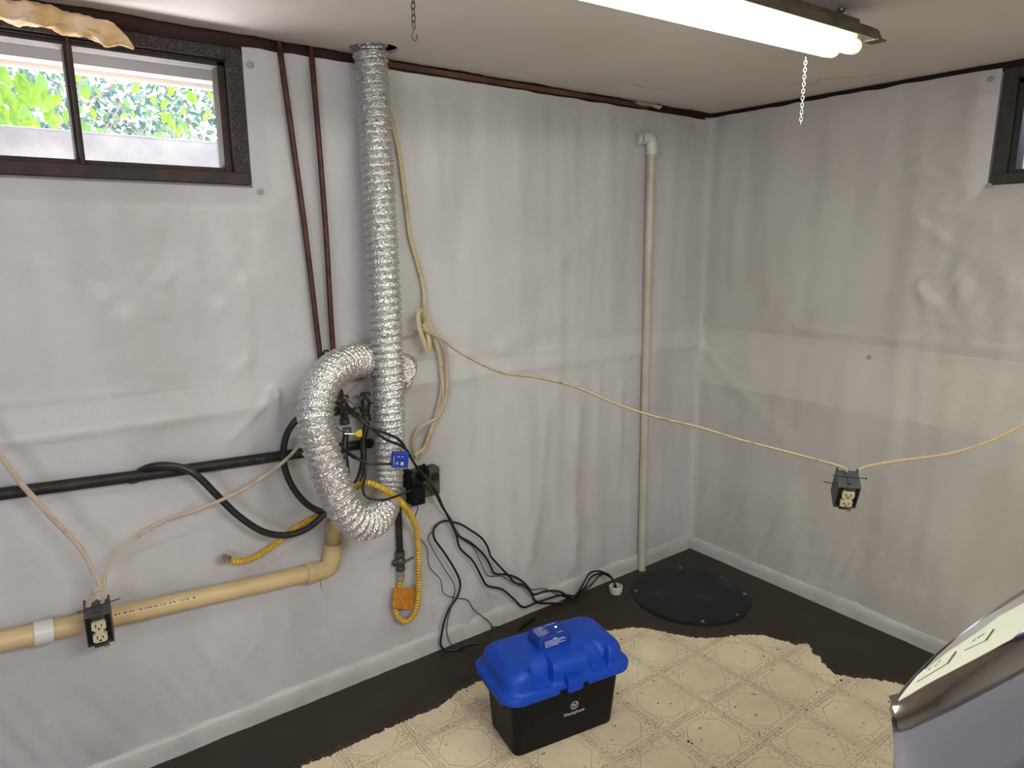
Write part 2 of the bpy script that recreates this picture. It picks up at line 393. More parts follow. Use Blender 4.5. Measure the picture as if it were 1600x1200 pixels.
# loose plaster flake hanging over the white pipe
fl = MB(); q0 = PZ(985, 160, H-.001); 
fl.add([(q0.x+dx, -.006+dy, H-.004-dz) for dx, dy, dz in ((0, 0, 0), (.05, 0, .008), (.10, 0, .004), (.16, 0, .012), (.16, -.02, 0), (.08, -.03, 0), (0, -.02, 0))], [(0, 1, 2, 3, 4, 5, 6)])
fl.build('plaster_flake', mat('cream_plaster', (.62, .55, .38), .8), ceiling, False)

# ---- plastic sheeting on the walls
def seg_d(x, z, a, c):
    ax, az = a; bx, bz = c; dx, dz = bx-ax, bz-az; L2 = dx*dx+dz*dz
    t = max(0, min(1, ((x-ax)*dx+(z-az)*dz)/L2)); return math.hypot(x-ax-dx*t, z-az-dz*t), t
def pxl(x, y): q = PY(x, y); return (q.x, q.z)
def pxr(x, y): q = PX(x, y); return (q.y, q.z)
creL = [(pxl(425, 612), pxl(350, 690), .010, .010), (pxl(425, 612), pxl(432, 720), .012, .010), (pxl(425, 612), pxl(455, 660), .012, .006), (pxl(425, 612), pxl(405, 760), .018, .006),
        (pxl(250, 485), pxl(250, 440), .02, .006), (pxl(250, 440), pxl(275, 415), .015, .006), (pxl(380, 440), pxl(388, 560), .02, .009), (pxl(385, 560), pxl(350, 590), .015, .005),
        (pxl(190, 500), pxl(205, 600), .03, .008), (pxl(335, 480), pxl(335, 560), .02, .006), (pxl(150, 470), pxl(130, 590), .03, .006), (pxl(240, 660), pxl(200, 690), .02, .005),
        (pxl(640, 555), pxl(900, 540), .014, .006), (pxl(870, 500), pxl(980, 540), .02, .006), (pxl(780, 540), pxl(880, 480), .04, .008), (pxl(850, 420), pxl(930, 350), .04, .008),
        (pxl(700, 440), pxl(750, 330), .05, .006), (pxl(930, 600), pxl(925, 720), .012, .007), (pxl(965, 600), pxl(960, 760), .014, .006), (pxl(900, 640), pxl(890, 860), .02, .006),
        (pxl(850, 640), pxl(830, 830), .02, .005), (pxl(820, 870), pxl(840, 780), .03, .007), (pxl(890, 880), pxl(900, 790), .03, .008), (pxl(395, 1000), pxl(380, 1030), .012, .004),
        (pxl(390, 845), pxl(560, 700), .03, .003), (pxl(720, 985), pxl(740, 900), .014, .005), (pxl(690, 1000), pxl(680, 930), .014, .004), (pxl(960, 190), pxl(1000, 200), .008, .006),
        (pxl(1000, 175), pxl(990, 230), .006, .006), (pxl(1025, 178), pxl(1030, 210), .006, .006), (pxl(1060, 200), pxl(1095, 205), .006, .006), (pxl(1020, 250), pxl(1090, 225), .03, .006)]
creL = [(a, c_, w_, h_*(1.25 if a[0] < -1.75 else 1.1)) for a, c_, w_, h_ in creL] + [(pxl(10, 690), pxl(425, 628), .006, .006), (pxl(0, 628), pxl(440, 590), .008, .004), (pxl(300, 330), pxl(290, 540), .03, .006), (pxl(60, 420), pxl(90, 600), .03, .007), (pxl(230, 350), pxl(225, 420), .03, .005)]
creR = [(pxr(1090, 525), pxr(1135, 580), .02, .010), (pxr(1092, 530), pxr(1120, 640), .03, .008), (pxr(1150, 600), pxr(1240, 690), .04, .008),
        (pxr(1440, 450), pxr(1520, 530), .02, .010), (pxr(1495, 430), pxr(1515, 500), .030, .006), (pxr(1440, 350), pxr(1590, 440), .02, .008), (pxr(1470, 330), pxr(1560, 350), .02, .008),
        (pxr(1430, 260), pxr(1520, 300), .014, .010), (pxr(1470, 240), pxr(1530, 290), .014, .010), (pxr(1500, 420), pxr(1540, 535), .030, .007), (pxr(1445, 440), pxr(1455, 500), .014, .010),
        (pxr(1560, 400), pxr(1590, 470), .03, .006), (pxr(1250, 512), pxr(1590, 548), .014, .012), (pxr(1560, 150), pxr(1490, 160), .012, .008), (pxr(1200, 300), pxr(1205, 480), .04, .006), (pxr(1150, 330), pxr(1155, 480), .04, .006)]
def sheet(name, W0, W1, Z0, Z1, hole, axis, cre, seed, m, parent, off0=.012, step=.0125, flute=1.0, stepline=None, shine=None, **k):
    nx = int((W1-W0)/step); nz = int((Z1-Z0)/step); vs = []; fs = []; idx = {}
    for i in range(nx+1):
        for j in range(nz+1):
            x = W0+(W1-W0)*i/nx; z = Z0+(Z1-Z0)*j/nz
            h = noise.noise(V((x*6.0, z*.9, seed)))*.014*flute + noise.noise(V((x*15, z*1.5, seed+4)))*.0065*flute + noise.noise(V((x*3, z*5, seed+9)))*.006
            h += noise.noise(V((x*28, z*22, seed)))*.0012
            zb = min(1, z/.35)
            h = h*(.45+.55*zb)
            if z < .5:  h += abs(noise.noise(V((x*16+z*6, z*3.5, seed+2))))*.013*(1-abs(z-.2)/.3 if abs(z-.2) < .3 else 0)
            if stepline and z > stepline-.03: h += .006*min(1, (z-stepline+.03)/.03) if z < stepline else .006
            for a, c, wd, ht in cre:
                if abs(x-a[0]) > .5 and abs(x-c[0]) > .5: continue
                d, t = seg_d(x, z, a, c)
                if d < wd*3: h += ht*math.exp(-(d/wd)**2)*(1-.6*t)
            if shine:
                cx, cz, r = shine; d = math.hypot((x-cx), (z-cz))/r
                if d < 1: h += (1-d)*(.5-abs(noise.noise(V((x*22+z*22, z*12-x*7, 2.2)))))*.012
            edge = min(1, (Z1-z)/.05); h *= .35+.65*edge
            y = off0 + .010 + h
            y = max(y, .004)
            if hole:
                hx0, hx1, hz0, hz1 = hole
                dd = max(hx0-x, x-hx1, hz0-z, z-hz1)
                if dd < -.001 and (i and i < nx): 
                    idx[i, j] = None; continue
                if dd < .06: y = .006+(y-.006)*max(0, dd)/.06
            cr = abs(x)
            if cr < .05: y = y + (.05-cr)*.55              # rounds into the room corner
            zt = z
            if j == nz: zt = z + noise.noise(V((x*12, seed, 1)))*.005
            idx[i, j] = len(vs)
            vs.append((x, -y, zt) if axis == 'x' else (-y, x, zt))
    for i in range(nx):
        for j in range(nz):
            q = [idx[i, j], idx[i+1, j], idx[i+1, j+1], idx[i, j+1]]
            if None in q: continue
            fs.append(tuple(q) if axis == 'x' else tuple(q[::-1]))
    me = bpy.data.meshes.new(name); me.from_pydata(vs, [], fs)
    o = link(name, me, m, parent, True, **k); return o
sheet('plastic_sheet', -4.2, -.004, .03, 2.118, (WX0, WX1, WZ0, 2.3), 'x', creL, 1.0, M_sheetL, wall_left, flute=.9, stepline=1.07)
sheet('plastic_sheet', YB, -.004, .03, 2.131, (RY0, RY1, RZ0, 2.3), 'y', creR, 21.0, M_sheetR, wall_right, flute=.7, stepline=1.165, shine=(-1.25, 1.35, .55))
# grey fastener heads pressed through the sheet
def stud(q, n, parent):
    M = Matrix.Translation(q)
    MB().lathe(q, [(.009, 0), (.009, .002), (.006, .0035)], 14, n).build('fastener', mat_stud, parent, True)
mat_stud = mat('grey_fastener', (.33, .33, .33), .6)
for x, y in ((408, 300), (391, 101), (824, 158)): stud(PY(x, y, .020), (0, -1, 0), wall_left)
for x, y in ((1549, 123), (1545, 290), (1358, 558)): stud(PX(x, y, .026), (-1, 0, 0), wall_right)

# baseboards: plastic-wrapped kick strip with a rounded top and taped seam
def baseboard(name, axis, a, c, h, m):
    n = int(abs(c-a)/.02); vs = []; prof = 7
    for i in range(n+1):
        t = a+(c-a)*i/n; hh = h+noise.noise(V((t*4, 7, 0)))*.006; w0 = .034+noise.noise(V((t*7, 1, 0)))*.005
        for k, (o, z) in enumerate(((0, 0), (w0+.006, .0), (w0+.004, hh*.5), (w0+.002, hh*.82), (w0-.006, hh*.98), (w0-.02, hh*1.05), (0, hh*1.12))):
            o += noise.noise(V((t*30, k*3.1, 2)))*.0018 if k else 0
            vs.append((t, -o, z) if axis == 'x' else (-o, t, z))
    fs = [(i*prof+k, i*prof+k+1, (i+1)*prof+k+1, (i+1)*prof+k) for i in range(n) for k in range(prof-1)]
    MB().add(vs, fs).build(name, m, None, True, kind='structure')
baseboard('baseboard_left', 'x', -4.2, -.0, .072, M_base)
baseboard('baseboard_right', 'y', YB, -.0, .064, M_base)

# ---- window 1 (left wall)
def window(name, ax, a0, a1, z0, z1, mull, sign):
    """steel basement window; ax 'x' = in the left wall, 'y' = in the right wall. a = along the wall"""
    def T(a, d, z): return (a, d, z) if ax == 'x' else (d, a, z)
    root = empty(name, T((a0+a1)/2, .02, z0), kind='structure')
    def part(nm, boxes, m_, bev=.002):
        mb = MB()
        for (x0, d0, q0, x1, d1, q1) in boxes: mb.span(V(T(x0, d0, q0))-root.location, V(T(x1, d1, q1))-root.location)
        return mb.build(nm, m_, root, False, bevel=bev, seg=1)
    ow, iw = .042, .020
    part('outer_frame', [(a0, -.012, z0, a0+ow, .05, z1), (a1-ow, -.012, z0, a1, .05, z1), (a0+ow, -.012, z1-.034, a1-ow, .05, z1)], M_frame if mull else M_frameb)
    part('window_sill', [(a0, -.016, z0, a1, .05, z0+.034)], M_framer if mull else M_frameb)
    part('inner_frame', [(a0+ow, .012, z0+.034, a0+ow+iw, .075, z1-.034), (a1-ow-iw, .012, z0+.034, a1-ow, .075, z1-.034), (a0+ow, .02, z0+.034, a1-ow, .075, z0+.048), (a0+ow, .012, z1-.050, a1-ow, .075, z1-.034)], M_framer if mull else M_frameb, .0015)
    part('head_bar', [(a0+ow, -.002, z1-.040, a1-ow, .012, z1-.034)], M_blackp, .001)
    if mull:
        part('mullion', [(mull-.010, .018, z0+.03, mull+.010, .07, z1-.034), (mull-.003, -.004, z0+.03, mull+.004, .018, z1-.034)], M_framer, .001)
        spans = [(a0+ow+iw, mull-.012), (mull+.012, a1-ow-iw)]
    else: spans = [(a0+ow+iw, a1-ow-iw)]
    for s0, s1 in spans: part('glass_pane', [(s0-.002, .05, z0+.046, s1+.002, .053, z1-.048)], M_glass, 0)
    return root
w1 = window('window_1', 'x', WX0, WX1, WZ0, WZ1, -2.560, 1)
window('window_2', 'y', RY0, RY1, RZ0, RZ1, None, 1)
# outside the window
MB().span((-4.5, .25, 1.55), (1.2, .33, 1.60)).build('outside_floor', M_ground, None, False, kind='structure')
MB().span((-4.6, .62, 1.0), (-1.2, .80, 1.938)).build('concrete_ledge', M_ledge, None, False, bevel=.012,
    label='pale concrete window-well ledge outside the left window', cat='ledge')
MB().span((-6, .8, 1.60), (3, 8, 1.70)).build('outside_ground', M_ground, None, False, kind='structure')  # outdoor ground beyond the ledge, coloured pale to bounce light
sf = empty('soffit', (-2.6, .3, 2.14), label='cream soffit boards above the left window outside', cat='soffit')
for k in range(3):
    MB().span((-1.9, .02+k*.115, .0+k*.0), (1.3, .13+k*.115, .03)).build('board', M_soffit, sf, False, bevel=.004)
MB().span((-1.9, .36, -.016), (1.3, .39, .10)).build('fascia', M_soffit, sf, False, bevel=.004)

# vegetation
def leaf_mesh(L, W):
    pr = [(0, .06), (.15, .55), (.35, .95), (.55, 1.0), (.75, .72), (.9, .35), (1, 0)]
    vs = []; fs = []
    for t, ww in pr: 
        z = -.25*L*t*t
        vs += [(-W/2*ww, t*L, z+.08*W*ww), (0, t*L, z), (W/2*ww, t*L, z+.08*W*ww)]
    for i in range(len(pr)-1):
        a = i*3; fs += [(a, a+1, a+4, a+3), (a+1, a+2, a+5, a+4)]
    me = MB().add(vs, fs).mesh('leaf'); 
    for p in me.polygons: p.use_smooth = True
    return me
lmY = leaf_mesh(.085, .052); lmY.materials.append(M_leafY); lmG = leaf_mesh(.075, .045); lmG.materials.append(M_leafG)
def shrub(name, label, n, box, frac_g, sc, stems, seed):
    random.seed(seed); c0 = V(((box[0]+box[1])/2, (box[2]+box[3])/2, 1.70))
    root = empty(name, c0, label=label, cat='shrub')
    sb = MB()
    for s in range(stems):
        x = random.uniform(box[0], box[1]); y = random.uniform(box[2], box[3])
        pts = [V((x, y, 1.70)), V((x+random.uniform(-.1, .1), y, 1.95)), V((x+random.uniform(-.25, .25), y+random.uniform(-.1, .1), 2.25)), V((x+random.uniform(-.4, .4), y, 2.6))]
        sb.tube([p-c0 for p in spline(pts, .05)], .0022, 5)
    sb.build('stem', M_twig, root)
    for i in range(n):
        p = V((random.uniform(box[0], box[1]), random.uniform(box[2], box[3]), random.uniform(box[4], box[5])))
        o = bpy.data.objects.new('leaf', lmG if random.random() < frac_g else lmY); C.objects.link(o); o.parent = root
        o.location = p-c0; o.rotation_euler = (random.uniform(-1.9, -.7), random.uniform(-.7, .7), random.uniform(-1, 1)); o.scale = [random.uniform(.6, 1.25)*sc]*3
shrub('vine', 'large-leaved yellow-green vine outside the left pane', 230, (-3.5, -2.50, .95, 1.35, 1.99, 2.42), .2, 1.0, 8, 3)
shrub('bramble', 'sparse bramble with small green leaves behind the ledge, right pane', 120, (-2.5, -1.45, 1.0, 1.7, 1.86, 2.35), .55, .6, 22, 5)
def hedge():
    random.seed(11); mb = MB()
    for i in range(22000):
        x = random.uniform(-3.5, 1.9); y = random.uniform(2.2, 3.2)
        top = 2.9+.35*noise.noise(V((x*1.5, 0, 0))) - max(0, (x+1.0))*.6
        z = random.uniform(1.7, top)
        if noise.noise(V((x*3, y*2, z*3))) < -.12: continue
        s = random.uniform(.018, .04); a = V((random.uniform(-1, 1), random.uniform(-1, 1), random.uniform(-1, 1))).normalized(); b_ = a.orthogonal().normalized(); c = V((x, y, z))
        mb.add([c-a*s, c+b_*s*.6, c+a*s, c-b_*s*.6], [(0, 1, 2, 3)])
    me = bpy.data.meshes.new('hedge'); me.from_pydata(mb.v, [], mb.f)
    link('hedge', me, M_leafB, label='dense blue-green hedge in the background beyond the window', cat='hedge', kind='stuff')
hedge()
# right window outside
MB().span((.55, -4.2, 1.3), (.70, -.2, 1.98)).build('concrete_ledge', M_ledge, None, False, bevel=.012,
    label='pale window-well ledge outside the right-hand window', cat='ledge')

# ---- linoleum sheet, torn along its edge
edge_px = [(420, 1240), (475, 1199), (520, 1180), (560, 1161), (610, 1138), (655, 1118), (690, 1103), (715, 1082), (738, 1071), (790, 1045), (850, 1015), (930, 990), (955, 986), (985, 982), (1015, 984), (1045, 990),
           (1085, 997), (1120, 998), (1150, 994), (1185, 993), (1215, 1000), (1240, 1007), (1262, 1008), (1270, 1022), (1282, 1030), (1292, 1045), (1312, 1056), (1340, 1060), (1372, 1063), (1410, 1070), (1460, 1082), (1560, 1100)]
ep = spline([PZ(x, y, 0) for x, y in edge_px], .006)
loop = [V((p.x+noise.noise(V((p.x*60, p.y*60, 1)))*.009+noise.noise(V((p.x*180, p.y*180, 1)))*.010, p.y+noise.noise(V((p.x*60, p.y*60, 9)))*.009+noise.noise(V((p.x*180, p.y*180, 4)))*.010, 0)) for p in ep]
outer = loop + [V((-.03, -1.9, 0)), V((-.03, YB+.05, 0)), V((-3.2, YB+.05, 0)), V((-3.2, -1.2, 0))]
bm = bmesh.new(); vs = [bm.verts.new(p) for p in outer]; es = [bm.edges.new((vs[i], vs[(i+1) % len(vs)])) for i in range(len(vs))]
bmesh.ops.triangle_fill(bm, use_beauty=True, edges=es)
r_ = bmesh.ops.extrude_face_region(bm, geom=list(bm.faces))
for v in [g for g in r_['geom'] if isinstance(g, bmesh.types.BMVert)]: v.co.z += .003
bmesh.ops.recalc_face_normals(bm, faces=bm.faces)
me = bpy.data.meshes.new('linoleum'); bm.to_mesh(me); bm.free()
link('linoleum', me, M_lino, label='torn cream linoleum sheet printed with octagons, on the dark floor', cat='flooring')
# dirt and adhesive left along the torn edge
M_dirt = mat('brown_residue', (.075, .048, .026), .8, col2=(.045, .03, .018), scale=30, lo=.3, hi=.6)
random.seed(5); mb = MB()
for i, p in enumerate(loop):
    for k in range(3):
        q = V((p.x+random.gauss(0, .008)+.004, p.y+abs(random.gauss(0, .013)), .0008))
        s = random.uniform(.002, .007); n = 6; a0 = random.random()*6
        vs = [(q.x+math.cos(a0+2*math.pi*j/n)*s*random.uniform(.5, 1.6), q.y+math.sin(a0+2*math.pi*j/n)*s*random.uniform(.4, 1), .0004) for j in range(n)] + [(q.x, q.y, .0014)]
        mb.add(vs, [(j, (j+1) % n, n) for j in range(n)])
mb.build('adhesive_residue', M_dirt, None, False, label='brown flaky adhesive residue along the torn linoleum edge', cat='residue', kind='stuff')
mb = MB(); random.seed(8)
def crumb(x, y, s, z=.003):
    n = 5; a0 = random.random()*6
    vs = [(x+math.cos(a0+2*math.pi*j/n)*s*random.uniform(.6, 1.3), y+math.sin(a0+2*math.pi*j/n)*s*random.uniform(.6, 1.3), z-.0005) for j in range(n)] + [(x, y, z+s*.7)]
    mb.add(vs, [(j, (j+1) % n, n) for j in range(n)])
for i in range(520):
    q = PZ(random.uniform(560, 1400), random.uniform(1020, 1200), 0)
    if q.y > -.45 or (q.x > -1.0 and q.y > -.55): continue
    crumb(q.x, q.y, random.choice([.0006, .0008, .001, .0012, .002]))
for i in range(420):
    q = PZ(random.gauss(972, 14), random.uniform(995, 1160), 0); crumb(q.x, q.y, random.choice([.0007, .001, .0014]))
for x, y, s in ((965, 1085, .005), (979, 1099, .004), (1048, 1101, .004), (1028, 1100, .0045), (1074, 1020, .0045), (1117, 1077, .003), (1157, 1134, .003), (1277, 1083, .004), (1308, 1066, .004), (1193, 1026, .004), (1215, 1016, .006), (1314, 1064, .007), (970, 1000, .005), (1076, 1160, .007), (1081, 1163, .006), (1388, 1098, .006)):
    q = PZ(x, y, 0); crumb(q.x, q.y, s)
mb.build('dirt_crumbs', M_stain, None, False, label='dark dirt crumbs scattered over the cream linoleum', cat='dirt', kind='stuff')

# ================================================================== THINGS
GRP = {'electrical_cable': 'cream electrical cables', 'black_cord': 'black cords', 'sensor_wire': 'thin black wires', 'fill_hose': 'black rubber fill hoses'}
def cable(name, label, pts, r, m_, flat=1.0, cat='cable', n=10, ref=None, step=.012, **k):
    if name in GRP: k['group'] = GRP[name]
    q = spline(pts, step); c0 = q[0].copy()
    mb = MB(); mb.tube([p-c0 for p in q], r, n, flat=flat, ref=ref)
    o = mb.build(name, m_, None, True, label=label, cat=cat, **k); o.location = c0; return o

# ---- two rusty water pipes from the ceiling
for (x0, y0, x1, y1, lab, lower) in ((437, 74, 505, 590, 'thin rusty brown water pipe, left of the pair on the wall', (520, 640)), (487, 86, 522, 560, 'thin rusty brown water pipe beside the silver duct, right of the pair', (540, 640))):
    a = PY(x0, y0, .010); c = PY(x1, y1, .05); d = PY(*lower, .06)
    up = a+(a-c).normalized()*.09
    a2 = PY(x0+(x1-x0)*.045, y0+(y1-y0)*.045, .038); mb = MB(); q = spline([up, a, a2, a2*.5+c*.5+V((.004, 0, 0)), c, d], .02)
    mb.tube([p-c for p in q], .0085, 12)
    o = mb.build('water_pipe', M_rust, None, True, label=lab, cat='pipe', group='rusty water pipes'); o.location = c
# little hose clip where the pipes meet the duct
cable('wire_hook', 'small dark bent wire hook where the rusty pipes reach the duct', [PY(503, 562, .06), PY(507, 548, .07), PY(514, 550, .08), PY(510, 558, .08)], .0035, M_iron, cat='hook')

# ---- black iron gas pipe
a = PY(-40, 775.5, .05); e = PY(618, 687, .05); a.z = (a.z+e.z)/2+.02; 
gp = empty('gas_pipe', e, label='black iron gas pipe running level across the left wall, then dropping to a shutoff', cat='pipe')
A = PY(-60, 780, .05); 
MB().tube([A-e, PY(280, 735, .05)-e, V((0, 0, 0))], .0165, 16).build('horizontal_run', M_iron, gp)
D0 = PY(618, 690, .05); D1 = PY(618, 868, .05); D1.x = D0.x
MB().lathe((0, 0, 0), [(.022, -.03), (.024, -.02), (.024, .02), (.020, .03)], 16).build('elbow', M_iron, gp)
MB().tube([V((0, 0, -.02)), V(D1)-e+V((0, 0, .0))], .0125, 16).build('drop_leg', M_iron, gp)
vv = V(D1)-e
k_ = MB(); k_.lathe(vv, [(.016, .012), (.018, .006), (.018, -.008), (.012, -.012), (.019, -.02), (.021, -.035), (.014, -.045), (.017, -.055), (.015, -.064)], 16)
k_.lathe(vv+V((-.03, 0, -.028)), [(.010, 0), (.012, .01), (.009, .03)], 12, (1, 0, 0))
k_.build('shutoff_valve', M_valve, gp, bevel=0)
MB().tube([vv+V((.0, -.012, -.028)), vv+V((.018, -.02, -.024)), vv+V((.042, -.02, -.018))], lambda t: .008-.002*t, 8, flat=.6).build('handle', M_valve, gp)
MB().lathe(vv+V((0, 0, -.064)), [(.010, 0), (.014, -.002), (.014, -.012), (.011, -.014), (.011, -.018), (.0145, -.02), (.0145, -.034), (.010, -.04)], 6).build('hex_nut', M_steel, gp, False)

# ---- yellow flexible gas connector
nb = D1+V((0, 0, -.10))
yp = [nb, PY(618, 940, .05), PY(619, 958, .055), PY(630, 971, .06), PY(644, 964, .065), PY(653, 940, .07), PY(654, 900, .07), PY(653, 850, .07), PY(647, 815, .12), PY(625, 784, .22), PY(600, 765, .285),
      PY(580, 756, .27), PY(563, 757, .235), PY(545, 770, .18), PY(520, 790, .12), PY(495, 806, .08), PY(466, 822, .075), PY(430, 850, .075), PY(400, 870, .07), PY(375, 877, .07), PY(358, 874, .07)]
q = resample(spline(yp, .006), .0022); c0 = nb.copy()
yr = empty('gas_connector', c0, label='yellow ribbed flexible gas hose looping behind the silver duct', cat='hose')
MB().tube([p-c0 for p in q], .0105, 14, rfun=lambda L, a, t: .0096+.0017*math.sin(L*2*math.pi/.0115)).build('corrugated_hose', M_yellow, yr)
dirn = (q[-1]-q[-4]).normalized(); e_ = q[-1]-c0
MB().lathe(e_, [(.012, -.002), (.0135, .002), (.0135, .012), (.011, .015), (.0145, .016), (.0145, .026), (.009, .028)], 6, dirn).build('end_nut', M_steel, yr, False)
# orange tag held by the hose loop
tg = MB(); ta, tb, tc_, td = PY(615, 917, .062), PY(650, 919, .058), PY(645, 952, .062), PY(613, 950, .066)
n = 8; vs = []; fs = []
for i in range(n+1):
    for j in range(n+1):
        u, v = i/n, j/n; p = ta*(1-u)*(1-v)+tb*u*(1-v)+tc_*u*v+td*(1-u)*v
        vs.append(p-ta+V((0, -.006*math.sin(u*3.1)+random.uniform(-.0008, .0008), 0)))
for i in range(n):
    for j in range(n): a_ = i*(n+1)+j; fs.append((a_, a_+n+1, a_+n+2, a_+1))
top = len(vs); vs += [(v[0], v[1]+.0012, v[2]) for v in vs]; fs += [tuple(reversed([q_+top for q_ in f])) for f in fs]
o = tg.add(vs, fs).build('warning_tag', M_orange, None, True, label='crinkled orange paper tag on the yellow gas hose loop', cat='tag'); o.location = ta

# ---- yellowed drain pipe
dr_a, dr_b = PY(-40, 1012, .075), PY(497, 893, .055)
dr = empty('drain_pipe', dr_b, label='yellowed plastic drain pipe along the left wall, turning up behind the duct', cat='pipe')
dd = dr_b-dr_a
MB().tube([dr_a-dr_b, V((0, 0, 0))], .0275, 24).build('pipe_run', M_drain, dr)
t0 = PY(68, 992, .07)
tt = (t0.x-dr_a.x)/dd.x; cc = dr_a+dd*tt-dr_b; un = dd.normalized()
MB().lathe(cc-un*.022, [(.0285, 0), (.0325, .001), (.0325, .044), (.0285, .045)], 28, un).build('coupling', M_pvcw, dr, label='white coupling sleeve')
eb = PY(514, 886, .055)-dr_b; up1 = PY(520, 862, .055)-dr_b
MB().tube(spline([-un*.035, V((0, 0, 0)), eb, up1, up1+V((.003, 0, .03))], .008), .0315, 24).build('elbow', M_drain, dr)
MB().lathe(-un*.045, [(.030, 0), (.0345, .002), (.0345, .028), (.031, .030)], 24, un).build('socket_collar', M_drain, dr)
MB().tube([up1, PY(522, 812, .05)-dr_b], .0245, 20).build('standpipe', M_glue, dr)
cable('glue_drip', 'thin dried drip hanging under the drain pipe elbow', [PY(503, 900, .03), PY(501, 912, .03), PY(504, 922, .03)], .001, M_glue, cat='drip')
# printed line on the pipe
pr = MB(); random.seed(4); x = 182
while x < 312:
    wd = random.choice([3, 4, 2, 6]); p = PY(x, 0, 0)
    ax_ = (PY(x, 972-(x-182)*.215, .09).x-dr_a.x)/dd.x; c_ = dr_a+dd*ax_-dr_b; nn = V((0, -.82, .57))
    p0 = c_+nn*.0277
    pr.box(p0, (wd*.0012, .0005, .0045), Matrix.Rotation(-.6, 3, 'X'))
    x += wd+random.choice([1.5, 2, 2, 6])
pr.build('printed_marking', M_ink, dr, False)

# ---- silver foil duct
dp = [PY(578, 60, .085), PY(579, 92, .088), PY(582, 130, .092), PY(592, 300, .115), PY(603, 500, .155), PY(607, 600, .168), PY(608, 700, .16), PY(604, 756, .17), PY(600, 789, .21), PY(584, 813, .27),
      PY(559, 815, .315), PY(536, 790, .33), PY(518, 748, .33), PY(503, 705, .33), PY(493, 655, .32), PY(500, 608, .28), PY(521, 579, .23), PY(553, 564, .14), PY(585, 565, .080), PY(612, 572, .056)]
q = resample(spline(dp, .006), .0026)
def duct_r(L, a, t):
    ph = (L/.0245 - a/(2*math.pi)) % 1.0
    ring = math.exp(-((ph-.40)/.11)**2); gr = math.exp(-((ph-.64)/.11)**2)
    w_ = noise.noise(V((L*60, math.cos(a)*3, math.sin(a)*3)))*.0014 + noise.noise(V((L*190, math.cos(a)*9, math.sin(a)*9)))*.0012
    return .0500+.0050*ring-.0080*gr+w_*(1-.7*ring)
dc = q[0].copy()
duct = empty('dryer_duct', q[int(len(q)*.45)], label='long silver foil flexible duct curling into a loop against the left wall', cat='duct')
dl = duct.location.copy()
MB().tube([p-dl for p in q], .052, 56, rfun=duct_r).build('foil_hose', M_foil, duct)
e0 = PY(628, 575, .03); 
MB().lathe(e0-dl, [(.020, -.05), (.048, -.045), (.054, -.02), (.055, .0), (.050, .02), (.045, .03)], 28, (-.4, -1, .05)).build('crushed_end', M_foil, duct)
# warning tail of foil under the end
MB().tube([e0-dl+V((.01, -.03, -.02)), e0-dl+V((.012, -.035, -.05)), e0-dl+V((.004, -.03, -.07))], lambda t: .016*(1-.6*t), 8, flat=.25).build('foil_scrap', M_foil, duct)
# ---- laundry valves and hoses
vb = PY(545, 640, .09)
vt = empty('laundry_valve', vb, label='dark brass twin water valve half hidden behind the duct loop', cat='valve')
k_ = MB(); k_.lathe((-.06, .02, 0), [(.012, 0), (.015, .002), (.015, .03), (.011, .032), (.011, .085), (.015, .09), (.015, .11)], 14, (1, 0, -.15)); k_.build('manifold', M_valve, vt)
for sx in (-.022, .055):
    b_ = MB(); b_.lathe((sx, -.012, .012), [(.010, .02), (.015, .014), (.016, 0), (.013, -.02), (.012, -.035), (.0165, -.038), (.0165, -.055), (.011, -.057)], 14); b_.build('valve_body', M_valve, vt)
    MB().lathe((sx, -.012, .032), [(.006, 0), (.006, .008), (.017, .010), (.019, .014), (.017, .019), (.008, .021)], 9).build('handle', M_valve, vt, False)
MB().tube([V((.06, -.02, .02)), V((.085, -.025, .012)), V((.105, -.025, .014))], lambda t: .006-.002*t, 8, flat=.5).build('lever', M_iron, vt)
MB().lathe((-.016, -.014, -.055), [(.013, 0), (.0155, -.002), (.0155, -.018), (.012, -.02)], 8).build('hose_nut', M_steel, vt, False)
cable('fill_hose', 'black rubber hose curling out left of the duct loop in a C',
      [vb+V((-.016, -.014, -.06)), PY(538, 700, .12), PY(541, 740, .14), PY(535, 790, .12), PY(508, 800, .10), PY(480, 788, .09), PY(455, 757, .09), PY(443, 720, .09), PY(446, 685, .10), PY(458, 662, .12), PY(475, 645, .13)], .0105, M_rubber, cat='hose', n=14)
cable('fill_hose', 'long black rubber hose dipping across the wall and looping over the gas pipe',
      [vb+V((.057, -.012, -.05)), PY(567, 690, .11), PY(568, 715, .12), PY(562, 745, .13), PY(551, 762, .14), PY(530, 780, .13), PY(505, 805, .11), PY(480, 826, .10), PY(448, 836, .10), PY(412, 831, .10), PY(375, 808, .10), PY(343, 778, .10), PY(310, 745, .10), PY(285, 731, .09),
       PY(255, 727, .085), PY(230, 731, .06), PY(213, 741, .03), PY(205, 752, .025)], .0105, M_rubber, cat='hose', n=14)
MB().span((-.010, -.004, -.012), (.014, .012, .004)).build('pipe_clip', M_valve, None, False, bevel=.002, label='small dull metal pipe clip under the gas pipe', cat='clip').location = PY(207, 749, .045)
